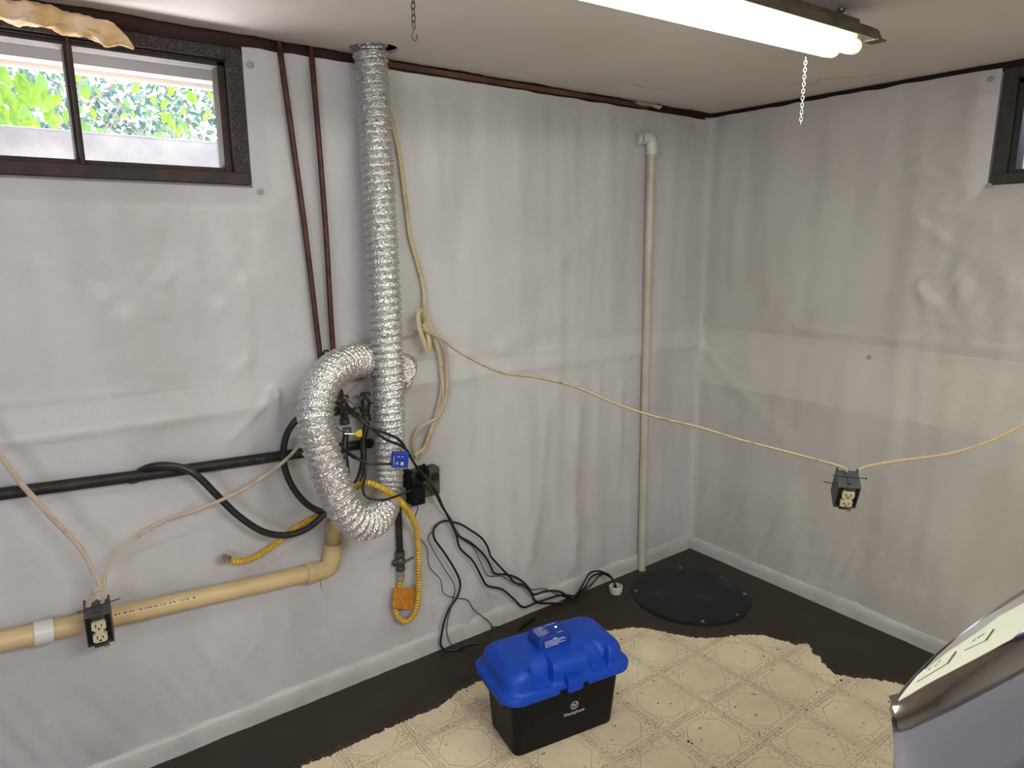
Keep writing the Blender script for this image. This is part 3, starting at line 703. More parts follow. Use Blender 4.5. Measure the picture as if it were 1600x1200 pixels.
# yellow-tag wire ring on the valves
ry = PY(560, 678, .16)
yr_ = empty('yellow_valve_tag', ry, label='small yellow plastic tag on a wire ring at the valves', cat='tag')
MB().tube([p-ry for p in spline([PY(548, 678, .15), PY(530, 672, .15), PY(516, 655, .14), PY(520, 635, .13), PY(540, 625, .13), PY(560, 640, .14), PY(565, 660, .15)], .008)], .0022, 8).build('wire_ring', M_galv, yr_)
MB().tube([p-ry for p in [PY(538, 678, .152), PY(553, 678, .158)]], .0035, 8).build('crimp', M_steel, yr_)
vs = [(-.012, 0, .006), (-.004, 0, .010), (.006, 0, .014), (.013, 0, .012), (.014, 0, -.004), (.010, 0, -.013), (.002, 0, -.012), (-.006, 0, -.006), (-.013, 0, -.003)]
vs = vs+[(x, y+.003, z) for x, y, z in vs]; nn_ = 9
MB().add(vs, [tuple(range(9)), tuple(range(17, 8, -1))]+[(i, i+9, (i+1) % 9+9, (i+1) % 9) for i in range(9)]).build('tag_plate', M_tagy, yr_, False, bevel=.0008)

# ---- old cream cables
cable('electrical_cable', 'cream flat cable hanging from the ceiling beside the duct', [PY(596, 84, .03), PY(603, 150, .035), PY(614, 195, .04), PY(624, 240, .04), PY(636, 330, .035), PY(641, 370, .035), PY(652, 410, .035), PY(662, 450, .04), PY(664, 490, .045), PY(668, 515, .05)],
      .0075, M_cable, flat=.5, ref=(0, 1, 0))
cable('electrical_cable', 'cream cable loop folded over and tied at the knot beside the duct', [PY(672, 530, .05), PY(666, 505, .055), PY(659, 487, .07), PY(654, 490, .085), PY(655, 510, .09), PY(661, 530, .09), PY(667, 546, .085), PY(671, 543, .08), PY(669, 525, .07), PY(662, 505, .06)], .0085, M_cable, flat=.45, ref=(0, 1, 0), step=.006)
cable('electrical_cable', 'cream cable, left strand of the twisted pair below the knot', [PY(666, 495, .05), PY(676, 520, .055), PY(686, 550, .055), PY(691, 590, .05), PY(694, 620, .05), PY(686, 645, .05), PY(677, 665, .055), PY(670, 685, .055), PY(662, 702, .05), PY(648, 712, .05)], .0085, M_cable, flat=.5, ref=(0, 1, 0))
cable('electrical_cable', 'cream cable, right strand bowing out below the knot', [PY(662, 510, .06), PY(680, 522, .065), PY(694, 535, .065), PY(698, 560, .06), PY(699, 595, .06), PY(697, 620, .06), PY(686, 650, .06), PY(670, 660, .06), PY(654, 670, .06), PY(646, 688, .055), PY(648, 702, .05), PY(652, 716, .045)], .0065, M_cable2, flat=.55, ref=(0, 1, 0))
cable('electrical_cable', 'thin cream cable, slack middle strand hanging to the metal box', [PY(690, 590, .045), PY(688, 620, .045), PY(680, 650, .045), PY(672, 680, .045), PY(668, 698, .045), PY(656, 716, .045)], .005, M_cable2, flat=.6)
cable('electrical_cable', 'short cream cable reaching behind the duct from the knot', [PY(662, 520, .055), PY(650, 520, .05), PY(636, 525, .045), PY(625, 531, .035)], .004, M_cable2)

# hanging outlet boxes
def outlet_box(loc, yaw, tilt, label, nails):
    """box opening faces local -Y; origin at the middle of the front's top edge"""
    R3 = (0, 0, 0)
    root = empty('outlet_box', loc, label=label, cat='outlet', group='hanging grey outlet boxes'); root.rotation_euler = (tilt, 0, yaw)
    W, Hh, Dp, t = .062, .094, .068, .003
    mb = MB(); mb.span((-W/2, 0, -t), (W/2, Dp, 0)).span((-W/2, 0, -Hh), (W/2, Dp, -Hh+t)).span((-W/2, 0, -Hh+t), (-W/2+t, Dp, -t)).span((W/2-t, 0, -Hh+t), (W/2, Dp, -t)).span((-W/2+t, Dp-t, -Hh+t), (W/2-t, Dp, -t))
    mb.span((-W/2, Dp-.006, -.002), (-W/2+.006, Dp+.001, .010)).span((W/2-.006, Dp-.006, -.002), (W/2, Dp+.001, .010)).span((-.004, .012, 0), (.004, Dp, .005)).span((-.004, .012, .0), (.004, .018, .008))
    mb.build('box_shell', M_boxg, root, False, bevel=.0008, seg=1)
    MB().span((-W/2+t+.001, .010, -Hh+t+.001), (W/2-t-.001, Dp-t-.001, -t-.001)).build('box_inside', M_boxin, root, False)
    yk = MB(); yk.span((-.008, -.004, -.012), (.008, .004, .004)).span((-.016, -.003, -.008), (.016, -.001, -.002)).span((-.016, -.003, -Hh-.004), (.016, -.001, -Hh+.004)).span((-.014, .002, -Hh), (.014, .0035, -.004))
    yk.tube([V((.012+.006*math.cos(a), -.004, -Hh-.002+.006*math.sin(a))) for a in [k*.6 for k in range(11)]], .0012, 6)
    yk.build('mounting_strap', M_galv, root, False)
    for zc in (-.029, -.066):
        f = MB(); pts = []
        for a in range(24):
            an = 2*math.pi*a/24; pts.append((max(-.0165, min(.0165, .019*math.cos(an))), max(-.0135, min(.0135, .0165*math.sin(an)))))
        vs = [(x, -.008, zc+z) for x, z in pts]+[(x, .004, zc+z) for x, z in pts]
        f.add(vs, [tuple(range(24)), tuple(range(47, 23, -1))]+[(i, i+24, (i+1) % 24+24, (i+1) % 24) for i in range(24)])
        fo = f.build('receptacle', M_ivory, root, False)
        MB().box((-.0065, -.0085, zc+.003), (.0022, .002, .009)).box((.0065, -.0085, zc+.003), (.0022, .002, .007)).lathe((0, -.0075, zc-.007), [(.0028, 0), (.0028, .0015)], 10, (0, -1, 0)).build('slots', M_boxin, fo, False)
    MB().span((-.009, -.006, -.053), (.009, .003, -.042)).build('receptacle_bridge', M_ivory, root, False)
    for a_, b_ in nails:
        MB().tube([V(a_), V(b_)], .0013, 8).lathe(a_, [(.0035, 0), (.0035, .0015)], 10, V(a_)-V(b_)).build('nail', M_nail, root, False)
    return root
lb = PY(152, 962, .19)
outlet_box(lb, -.10, .16, 'grey outlet box with ivory sockets hanging in front of the drain pipe', [((-.042, .03, .004), (.056, .03, .016))])
tl = V((lb.x, lb.y, lb.z))
cable('electrical_cable', 'cream cable coming down from the left edge to the outlet box at the drain pipe', [PY(-90, 590, .09), PY(-30, 680, .10), PY(0, 712, .105), PY(30, 752, .11), PY(80, 808, .12), PY(125, 856, .13), PY(144, 890, .14), PY(158, 920, .15), PY(150, 922, .15), lb+V((-.014, .052, .012)), lb+V((-.014, .045, -.012))], .0072, M_cable2, flat=.55)
cable('electrical_cable', 'thin cream cable rising from the outlet box at the drain pipe to behind the duct', [lb+V((.014, .05, -.005)), PY(162, 928, .15), PY(163, 905, .14), PY(170, 888, .13), PY(190, 862, .12), PY(230, 828, .11), PY(270, 808, .115), PY(310, 796, .12), PY(370, 770, .13), PY(410, 746, .13), PY(440, 724, .13), PY(462, 702, .12), PY(485, 670, .08), PY(520, 640, .05), PY(560, 600, .04), PY(580, 572, .04)], .0052, M_cable2, flat=.6)
# box hanging in mid air
rb = PD(1328, 762, 2.02)
rbx = outlet_box(rb, -.90, .52, 'grey outlet box with ivory sockets hanging in mid air near the right wall', [((.047, .035, .006), (-.045, .035, .010)), ((-.030, .05, -.045), (-.060, .05, -.038))])
cable('electrical_cable', 'long cream cable sagging across the room from the knot to the mid-air outlet box', [PY(655, 512, .07), PY(668, 519, .075), PY(690, 530, .09)] +
      [PD(720, 552, 2.38), PD(780, 581, 2.34), PD(840, 590, 2.30), PD(900, 605, 2.26), PD(960, 630, 2.22), PD(1020, 650, 2.19), PD(1090, 667, 2.15), PD(1160, 688, 2.12), PD(1230, 706, 2.09), PD(1290, 722, 2.07), PD(1319, 731, 2.06), PD(1322, 737, 2.06)], .0065, M_cable, flat=.6)
cable('electrical_cable', 'cream cable rising from the mid-air outlet box toward the right edge', [PD(1341, 738, 2.06), PD(1345, 732, 2.06), PD(1375, 725, 2.05), PD(1420, 718, 2.03), PD(1480, 710, 2.0), PD(1540, 692, 1.97), PD(1600, 664, 1.93), PD(1680, 620, 1.9), PD(1760, 560, 1.88)], .0062, M_cable, flat=.6)

# ---- white vertical pipe in the corner
pw = .035
pt = PY(1021, 232, pw); pb = V((pt.x, pt.y, 0)); pbq = PY(1003, 884, .055)
wp = empty('vent_pipe', V((pbq.x, -.055, .0)), label='white vertical plastic pipe standing near the room corner', cat='pipe'); wl0 = wp.location.copy()
top_ = PY(1018, 238, .055)
MB().tube([V((0, 0, .0)), V((top_.x, top_.y, top_.z))*.5-wl0*.5+V((.004, .008, 0)), top_-wl0], .0185, 24).build('pipe_run', M_pvc, wp)
ec = PY(1016, 214, .055)
MB().tube(spline([top_-wl0+V((0, 0, -.012)), top_-wl0+V((0, 0, .02)), PY(1015, 216, .055)-wl0, PY(1003, 217, .05)-wl0], .006), .0235, 24).build('elbow', M_pvcw, wp, label='bright white elbow')
MB().lathe(PY(1001, 217, .05)-wl0, [(.0245, 0), (.0265, .002), (.0265, .010), (.022, .012)], 24, (-1, .5, 0)).build('elbow_collar', M_pvcw, wp)
# ---- pit lid
lc = V((-.425, -.352, 0))
ld_ = empty('sump_lid', lc, label='round black sump pit lid on the floor in the room corner', cat='lid')
R_ = .262
MB().lathe((0, 0, 0), [(R_, 0), (R_, .005), (R_-.004, .007), (R_-.03, .0072), (.12, .0085), (.02, .009), (.001, .009)], 72).build('lid_plate', M_lid, ld_)
for x, y in ((1063, 886), (994, 923), (1165, 928), (1098, 971), (1128, 902), (1153, 961)):
    p = PZ(x, y, .008)-lc
    s = 1 if (x, y) in ((1063, 886), (994, 923), (1165, 928), (1098, 971)) else .6
    p = p.normalized()*min(p.length, R_-.018); p.z = .007
    MB().lathe(p, [(.008*s, 0), (.008*s, .002), (.0045*s, .002), (.0045*s, .006), (.003*s, .007)], 8).build('bolt', M_steel, ld_, False)
# dust smudges on the lid are in its material; grit bits
# ---- stub pipe with cords
sp_ = PZ(962, 926, 0)
st = empty('conduit_stub', sp_, label='short white plastic pipe stub in the floor, black cords going in', cat='pipe')
MB().add(*(lambda n=28: ([(.024*math.cos(2*math.pi*k/n)*rr, .024*math.sin(2*math.pi*k/n)*rr, z) for rr, z in ((1.05, 0), (1.05, .012), (1.25, .012), (1.25, .034), (1.08, .036), (1.04, .024), (.98, .0)) for k in range(n)],
    [(i*n+k, i*n+(k+1) % n, (i+1)*n+(k+1) % n, (i+1)*n+k) for i in range(6) for k in range(n)]))()).build('pipe_stub', M_pvcw, st)
MB().lathe((0, 0, 0), [(.022, .005), (.022, .010)], 20).build('stub_hole', M_boxin, st)

# ---- metal junction box with plugs on the left wall
jb = PY(662, 752, .03)
jx = empty('junction_box', jb, label='dull metal junction box on the wall right of the duct', cat='outlet')
MB().span((-.052, -.03, -.052), (.052, .028, .055)).build('metal_box', M_galv, jx, False, bevel=.003)
MB().span((-.045, -.036, -.045), (.045, -.030, .048)).build('cover_plate', M_galv, jx, False, bevel=.002)
MB().lathe((.028, -.036, .022), [(.016, 0), (.015, .003)], 16, (0, -1, 0)).build('socket_face', M_boxin, jx)
ad = PY(650, 768, .11)
pa = empty('power_adapter', ad, label='chunky black plug-in power adapter on the junction box', cat='adapter')
MB().span((-.026, -.022, -.045), (.026, .03, .02)).build('adapter_body', M_blackp, pa, False, bevel=.004)
MB().span((-.020, -.012, .015), (.024, .03, .042)).build('adapter_neck', M_blackp, pa, False, bevel=.006)
pl_ = PY(637, 748, .10)
pg = empty('plug', pl_, label='black cord plug beside the power adapter, under the blue module', cat='plug')
MB().span((-.010, -.012, -.035), (.012, .02, .032)).build('plug_body', M_blackp, pg, False, bevel=.004)
pg = empty('plug', PY(664, 738, .10), label='black right-hand plug in the metal junction box', cat='plug')
MB().span((-.018, -.012, -.03), (.014, .03, .022)).build('plug_body', M_blackp, pg, False, bevel=.006)
MB().lathe((0, -.01, .01), [(.010, 0), (.007, .02), (.005, .03)], 12, (-.5, -.2, 1)).build('strain_relief', M_blackp, pg)
# blue alarm module
bl = PY(625, 718, .27)
bm_ = empty('alarm_module', bl, label='small blue alarm module hanging on cords in front of the duct', cat='alarm')
bm_.rotation_euler = (-.15, .12, -.35)
MB().span((-.026, -.010, -.025), (.026, .012, .025)).build('module_case', M_blued, bm_, False, bevel=.003)
MB().span((-.028, -.006, -.022), (-.0255, .009, .022)).build('side_ridge', M_blued, bm_, False, bevel=.001)
t_ = MB()
for (x, z, wd, h_) in ((-.006, .010, .010, .0012), (.006, .010, .003, .003), (-.010, -.008, .008, .001), (-.010, -.011, .008, .001), (-.010, -.014, .007, .001), (.006, -.009, .009, .004), (.006, -.015, .009, .003), (-.021, .004, .001, .016), (-.021, -.012, .001, .012)):
    t_.box((x, -.0102, z), (wd, .0006, h_))
t_.build('printed_text', M_white, bm_, False)

# ---- black cords
def s5(pts, off=.05, seq=None):
    out = []
    for i, (x, y) in enumerate(pts):
        o_ = seq[i] if seq else off
        out.append(PWF(640+x/4.4444, 780+y/4.4444, o_))
    return out
def drop(pts, off): return s5(pts, off)
jt = PY(660, 735, .13)
stub_top = sp_+V((0, 0, .05)); stub_in = sp_+V((.004, -.004, .015))
def tail(k):
    tp = [[(1200, 600), (1250, 515), (1320, 500), (1385, 530)], [(1215, 615), (1262, 540), (1330, 515), (1390, 540)], [(1205, 640), (1270, 585), (1320, 530), (1380, 520)]][k]
    return s5(tp, .10) + [sp_+V((-.006, .004, .052)), sp_+V((0, (k-1)*.008, .012))]
cordA = [PY(664, 742, .12), PY(678, 766, .10), PY(690, 790, .07)] + s5([(250, 90), (290, 170), (325, 250), (350, 340), (440, 430), (500, 540), (540, 600), (640, 625), (720, 690)], .055) + s5([(790, 750), (870, 722), (960, 692), (1060, 665), (1150, 668)], .045) + tail(0)
cable('black_cord', 'black power cord, lowest of the cords sweeping down to the white stub', cordA, .0045, M_cord, cat='cord')
cordB = [PY(540, 632, .15), PY(565, 655, .22), PY(600, 685, .25), PY(632, 700, .24), PY(650, 728, .19), PY(680, 766, .10), PY(694, 796, .06)] + s5([(290, 150), (330, 245), (420, 300), (510, 380), (560, 460), (590, 515), (680, 525), (760, 555), (830, 620), (880, 710), (1000, 722), (1090, 715), (1160, 672)], .05) + tail(1)
cable('black_cord', 'black power cord from the valves over the duct, then stepping down to the white stub', cordB, .0045, M_cord, cat='cord')
cordC = s5([(290, 158), (340, 168), (400, 200), (500, 270), (545, 340), (560, 390), (600, 440), (690, 535), (730, 580), (800, 600), (860, 660), (930, 642), (1000, 635), (1060, 648), (1120, 685)], .065) + tail(2)
cordCD = list(reversed(s5([(240, 150), (190, 175), (165, 215), (175, 280), (240, 370), (320, 500), (352, 590), (330, 680), (275, 760), (240, 850)], .06))) 
cordD = s5([(480, 1000), (400, 1010), (330, 1042), (250, 1048), (215, 1010), (222, 940)], .06)
cable('black_cord', 'black power cord looping up from the battery box and over toward the stub', cordD + cordCD + cordC, .0045, M_cord, cat='cord')
cordE = s5([(175, 205), (130, 262), (150, 330), (240, 480), (310, 600), (300, 700), (262, 850), (265, 960), (310, 1030), (380, 1050), (460, 1060)], .05)
cable('sensor_wire', 'thin black wire running beside the loop of the thick cord', [PY(690, 814, .05)]+cordE, .0018, M_cord, cat='cord', n=8)
cordF = [PY(650, 785, .10), PY(653, 795, .10), PY(650, 802, .09), PY(648, 820, .05), PY(650, 835, .045)] + s5([(75, 275), (120, 340), (130, 440), (150, 490), (215, 560), (235, 650), (310, 685), (400, 700), (450, 770), (560, 860), (572, 905), (545, 960)], .045)
cable('sensor_wire', 'thin black wire wandering down the wall from the adapter to the battery box', cordF, .0018, M_cord, cat='cord', n=8)
cordG = s5([(310, 190), (370, 280), (440, 330), (500, 450), (545, 530), (640, 535), (720, 580), (830, 625), (940, 622), (1010, 655), (1110, 690), (1170, 720)], .045)
cable('sensor_wire', 'thin black wire among the cords on the wall, ending on the floor', cordG, .0018, M_cord, cat='cord', n=8)
cable('sensor_wire', 'thin black wire on the floor behind the blue lid', s5([(565, 890), (620, 886), (660, 898), (700, 915)], .05), .002, M_cord, cat='cord', n=8)
# cords over the duct around the valves
cable('black_cord', 'black cord running from the valves across the duct to the metal box', [PY(520, 625, .12), PY(548, 645, .20), PY(580, 668, .245), PY(615, 682, .245), PY(628, 692, .24), PY(640, 712, .20), PY(660, 745, .14)], .0045, M_cord, cat='cord')
cable('black_cord', 'black cord from behind the duct loop to the blue module', [PY(512, 668, .16), PY(530, 695, .19), PY(552, 712, .23), PY(575, 724, .26), PY(600, 725, .27), PY(616, 725, .27)], .0042, M_cord, cat='cord')
cable('black_cord', 'black cord bending below the blue module into the adapter', [PY(512, 672, .15), PY(545, 710, .19), PY(568, 722, .25), PY(571, 740, .27), PY(567, 765, .27), PY(575, 778, .29), PY(600, 781, .30), PY(625, 773, .26), PY(644, 765, .13)], .0038, M_cord, cat='cord')

# ---- battery box with blue lid
BO = V((-1.672, -.686, .003)); ang = -.165
bx = empty('battery_box', BO, label='black battery box with a bright blue lid standing on the linoleum', cat='battery box'); bx.rotation_euler = (0, 0, ang)
def rrect(cx, cy, w_, d_, r, z, n=6):
    pts = []
    for qx, qy, a0 in ((1, 1, 0), (-1, 1, 90), (-1, -1, 180), (1, -1, 270)):
        for k in range(n+1):
            a = math.radians(a0+90*k/n); pts.append((cx+qx*(w_/2-r)+r*math.cos(a), cy+qy*(d_/2-r)+r*math.sin(a), z))
    return pts
def dense(ring, step=.008):
    out = []; n = len(ring)
    for i in range(n):
        a, b_ = V(ring[i]), V(ring[(i+1) % n]); m_ = max(1, int((b_-a).length/step))
        out += [a+(b_-a)*(k/m_) for k in range(m_)]
    return [tuple(p) for p in out]
def loft(rings, cap0=True, cap1=True):
    vs = [p for r in rings for p in r]; n = len(rings[0]); fs = []
    for i in range(len(rings)-1):
        for k in range(n): fs.append((i*n+k, i*n+(k+1) % n, (i+1)*n+(k+1) % n, (i+1)*n+k))
    if cap0: fs.append(tuple(range(n-1, -1, -1)))
    if cap1: q = (len(rings)-1)*n; fs.append(tuple(range(q, q+n)))
    return vs, fs
cx_, cy_ = .185, .092
base = MB().add(*loft([rrect(cx_, cy_, .362, .178, .022, 0), rrect(cx_, cy_, .368, .184, .024, .006), rrect(cx_, cy_, .396, .210, .026, .205), rrect(cx_, cy_, .404, .217, .028, .207), rrect(cx_, cy_, .406, .219, .028, .232)]))
bo = base.build('case', M_blackp, bx)
for sx in (-1, 1):
    hx = cx_+sx*.200
    MB().add(*loft([rrect(hx-sx*.002, cy_, .014, .09, .006, .150), rrect(hx+sx*.004, cy_, .028, .15, .008, .178), rrect(hx+sx*.005, cy_, .032, .17, .008, .208)])).build('side_handle', M_blackp, bx)
MB().span((.05, -.0085, .10), (.054, -.004, .20)).build('rib', M_blackp, bo, False)
lz = .228
W_, D_ = .468, .272
def sst(a, b_, x): t = max(0, min(1, (x-a)/(b_-a))); return t*t*(3-2*t)
BASER = dense(rrect(0, 0, W_, D_, .058, 0, 10), .006)
def lid_mesh():
    out = []
    for ins, h in ((.006, -.022), (.001, -.020), (0, -.014), (0, -.004), (.003, .001), (.010, .003), (.014, .006), (.018, .014), (.0195, .026), (.022, .040), (.027, .051), (.033, .059), (.040, .064), (.050, .067), (.064, .0685), (.085, .0695), (.110, .070)):
        ring = []
        for (x, y, _) in BASER:
            kx = (W_/2-ins)/(W_/2); ky = (D_/2-ins)/(D_/2); X = x*kx; Y = y*ky; hh = h
            if h > .005 and Y < 0:
                d = Y+D_/2
                for c_ in (-.098, .108):
                    k = sst(.040, .032, abs(X-c_)); lim = .006+max(0, d-.020)*.30+max(0, d-.052)*3.0
                    hh = hh*(1-k)+min(h, lim)*k
            ring.append((cx_+X, cy_+Y, lz+hh))
        out.append(ring)
    return loft(out, False, True)
lid = MB().add(*lid_mesh()).build('lid', M_blue, bx, True, label='bright blue lid')
yf = cy_-D_/2
MB().span((cx_-.052, yf-.0015, lz-.024), (cx_+.052, yf+.02, lz-.006)).build('lid_gap', M_blackp, bx, False, bevel=.002)
MB().add(*loft([rrect(cx_, yf-.001, .050, .016, .004, lz-.020), rrect(cx_, yf-.001, .056, .020, .005, lz-.012), rrect(cx_, yf-.001, .056, .020, .005, lz+.010), rrect(cx_, yf+.003, .052, .022, .005, lz+.026)])).build('latch', M_blue, bx, False)
MB().span((cx_-.035, -.022, lz-.040), (cx_+.040, -.012, lz-.026)).build('latch_catch', M_blackp, bx, False, bevel=.002)
# alarm on the lid
al = MB(); az = lz+.068
al.add(*loft([rrect(cx_-.005, cy_+.012, .120, .082, .006, az), rrect(cx_-.005, cy_+.012, .112, .074, .006, az+.034), rrect(cx_-.005, cy_+.012, .106, .068, .005, az+.038)]))
alo = al.build('alarm_unit', M_blued, bx, label='small raised alarm unit on the lid')
t_ = MB(); random.seed(2)
for i in range(7):
    ln = (.030, .034, .022, .034, .030, .034, .020)[i]; t_.box((cx_-.047+ln/2, cy_+.036-i*.0072, az+.0383), (ln, .0012, .0005))
t_.box((cx_-.052, cy_+.012, az+.0383), (.0016, .04, .0005))
t_.box((cx_+.02, cy_-.014, az+.0383), (.022, .0016, .0005)); t_.box((cx_+.012, cy_+.038, az+.0383), (.04, .0014, .0005))
for i in range(6):
    zz = az+.029-i*.0044; yy = cy_+.012-.041+.004*(zz-az)/.034; ln = (.014, .070, .078, .058, .076, .050)[i]
    t_.box((cx_-.043+ln/2+(.030 if i == 0 else 0), yy-.0003, zz), (ln, .0008, .0011 if i else .0024))
t_.build('printed_text', M_white, bx, False)
MB().lathe((cx_+.022, cy_+.016, az+.038), [(.0032, 0), (.003, .0015), (.0015, .0022)], 12).build('status_led', M_led, bx)
# emblem and lettering on the front of the case
def text_mesh(s, size, ext):
    cu = bpy.data.curves.new('lettering', 'FONT'); cu.body = s; cu.size = size; cu.extrude = ext; cu.align_x = 'CENTER'; cu.align_y = 'CENTER'
    to = bpy.data.objects.new('tmp', cu); C.objects.link(to)
    bpy.context.view_layer.update()
    me = bpy.data.meshes.new_from_object(to.evaluated_get(bpy.context.evaluated_depsgraph_get()))
    bpy.data.objects.remove(to); return me
tilt_f = math.atan2(.011, .184)
def front(o, u, z):
    y = cy_-.092-(z-.006)/.184*.0105-.0006
    o.location = (u, y, z); o.rotation_euler = (math.pi/2+tilt_f, 0, 0); return o
tm = text_mesh('Westinghouse', .0165, .0002)
for v in tm.vertices: v.co.x *= .82
front(link('lettering', tm, M_white, bo), cx_+.025, .093)
em = MB(); em.tube([V((math.cos(a)*.0135, math.sin(a)*.0135, 0)) for a in [2*math.pi*k/32 for k in range(33)]], .0010, 6, cap=False, ref=(0, 0, 1))
zg = [(-.0085, .005), (-.0045, -.003), (0, .004), (.0045, -.003), (.0085, .005)]
for i in range(4): em.tube([V((*zg[i], 0)), V((*zg[i+1], 0))], .0010, 6)
for x, y in zg[::2]: em.lathe((x, y+.0012, 0), [(.0017, -.0003), (.0017, .0008)], 10)
em.box((0, -.0072, 0), (.009, .0017, .0012))
front(em.build('round_emblem', M_white, bo, False), cx_+.025, .120)
# cord connector behind the lid
cn = PZ(827, 972, .03)
cable('cord_connector', 'black barrel connector lying behind the blue lid', [PZ(812, 984, .05), PZ(822, 976, .05), PZ(836, 966, .055)], .006, M_blackp, cat='connector')
cable('sensor_wire', 'thin black wire arching from the connector to the lid module', [PZ(834, 968, .055), PZ(842, 965, .10), PZ(852, 968, .15)]+[BO+Matrix.Rotation(ang, 3, 'Z') @ V((cx_+.04, cy_+.11, .30)), BO+Matrix.Rotation(ang, 3, 'Z') @ V((cx_+.03, cy_+.05, .315))], .0018, M_cord, cat='cord', n=8)

# ---- fluorescent lamp hung from the ceiling
Ev = PD(1318, 72, 1.0)
hk = PZ(1312, 10, H)                                   # hook in the ceiling
ax = (_f*F_PX+_r*(2151-800)+_u*(600-290)).normalized()      # the lamp's own direction (it hangs slightly askew)
tE = PD(1303, 79, 1.80)                                # end of the far tube
side = ax.cross(V((0, 0, 1))).normalized()             # points to -y (towards the camera side)
upv = side.cross(ax).normalized()
root = empty('fluorescent_lamp', tE, label='two-tube fluorescent lamp hanging under the ceiling, lit', cat='lamp')
Mx = Matrix((ax, side, upv)).transposed().to_4x4(); Mx.translation = tE
root.matrix_world = Mx
Ltb = 1.19
for k, (yy, xe) in enumerate(((0, 0), (.050, .012))):
    tb_ = MB().tube([V((xe-.035, yy, 0)), V((xe-Ltb, yy, 0))], .0195, 24).build('tube', M_tubeL, root)
    MB().lathe((xe-.035, yy, 0), [(.0195, -.001), (.0195, .024), (.0175, .033), (.010, .036)], 24, (1, 0, 0)).build('end_cap', M_cap, tb_)
    MB().lathe((xe-Ltb, yy, 0), [(.0195, -.001), (.0195, .024), (.0175, .033), (.010, .036)], 24, (-1, 0, 0)).build('end_cap', M_cap, tb_)
# reflector: shallow trough, white inside, brown outside
def trough(zofs, grow, nm, m_, x0, x1):
    prof = [(-.055-grow, .010+zofs), (-.046-grow, .028+zofs), (-.030, .040+zofs), (.078, .040+zofs), (.094+grow, .028+zofs), (.104+grow, .006+zofs)]
    vs = [(x, y, z) for x in (x0, x1) for y, z in prof]; n = len(prof)
    fs = [(i, i+1, n+i+1, n+i) for i in range(n-1)]
    vs2 = vs+[(x, y, z+.0015) for x, y, z in vs]; off = 2*n
    fs += [tuple(reversed([q+off for q in f])) for f in fs]
    for i in (0, n-1): fs.append((i, n+i, off+n+i, off+i))
    return MB().add(vs2, fs).build(nm, m_, root, False)
trough(0, 0, 'reflector', M_refl, -Ltb, .02)
trough(.003, .003, 'reflector_back', M_fixt, -Ltb-.005, .032)
MB().span((-Ltb+.05, .000, .043), (.025, .052, .068)).build('ballast_housing', M_fixt, root, False, bevel=.003)
MB().span((.0, .075, .004), (.045, .112, .008)).build('bent_end_tab', M_fixt, root, False)
for xx in (-.005, -Ltb+.01):
    MB().span((xx-.008, -.014, -.004), (xx+.004, .064, .042)).build('lamp_holder', M_refl, root, False, bevel=.002)
# chains
def chain_link(L_=.017, W_=.009, r=.0013):
    pts = []
    for k in range(20):
        a = 2*math.pi*k/20; pts.append(V((math.cos(a)*W_/2, 0, math.sin(a)*W_/2+(1 if math.sin(a) > 0 else -1)*(L_-W_)/2)))
    pts.append(pts[0].copy()); mb = MB().tube(pts, r, 6, cap=False, ref=(0, 1, 0)); me = mb.mesh('link')
    for p in me.polygons: p.use_smooth = True
    return me
def chain(name, label, top, bot, m_, L_=.017, W_=.009, r=.0013, hook=None):
    me = chain_link(L_, W_, r); me.materials.append(m_)
    root_ = empty(name, bot, label=label, cat='chain')
    d = top-bot; n = max(2, int(d.length/(L_-2.3*r))); rot = d.to_track_quat('Z', 'Y')
    for i in range(n):
        o = bpy.data.objects.new('link', me); C.objects.link(o); o.parent = root_
        o.location = d*((i+.5)/n)
        o.rotation_mode = 'QUATERNION'; o.rotation_quaternion = rot @ Matrix.Rotation(math.pi/2*(i % 2)+.5+random.uniform(-.2, .2), 4, 'Z').to_quaternion()
    return root_
ct = PD(1259, 90, 1.78); cb = PD(1252, 191, 1.78); cb.x, cb.y = ct.x, ct.y
chain('pull_chain', 'pale short chain dangling below the lit lamp', ct, cb, M_chain, .0105, .0068, .00095)
hook_b = Mx @ V((-.03, .026, .068)); hk = V((hook_b.x, hook_b.y, H))
chain('hanger_chain', 'short dark chain between the ceiling and the lamp', hk, hook_b, M_chaind, .017, .010, .0015)
MB().lathe(hk, [(.003, -.03), (.003, -.012), (.010, -.010), (.011, -.003), (.006, 0)], 12).build('ceiling_hook', M_chaind, None, label='dark screw hook in the ceiling above the lamp end', cat='hook')
lt_ = PD(645, -60, 1.45); t3 = V((lt_.x, lt_.y, H)); b3 = PD(647, 44, 1.45); b3.x, b3.y = t3.x, t3.y
b3 = PD(646.5, 44, ((t3-CAM).dot(_f)))
c3 = chain('hanging_chain', 'dull steel chain with an S-hook hanging free from the ceiling', V((b3.x, b3.y, H)), b3, M_chaind, .0150, .0085, .0012)
pts = [V((.001, 0, .006)), V((.004, 0, .002)), V((.0, 0, -.004)), V((-.004, 0, -.012)), V((-.002, 0, -.022)), V((.004, 0, -.024)), V((.007, 0, -.018)), V((.004, 0, -.013))]
rz = Matrix.Rotation(-.7, 3, 'Z')
MB().tube(spline([rz @ p for p in pts], .002), .0013, 8).build('s_hook', M_chaind, c3)

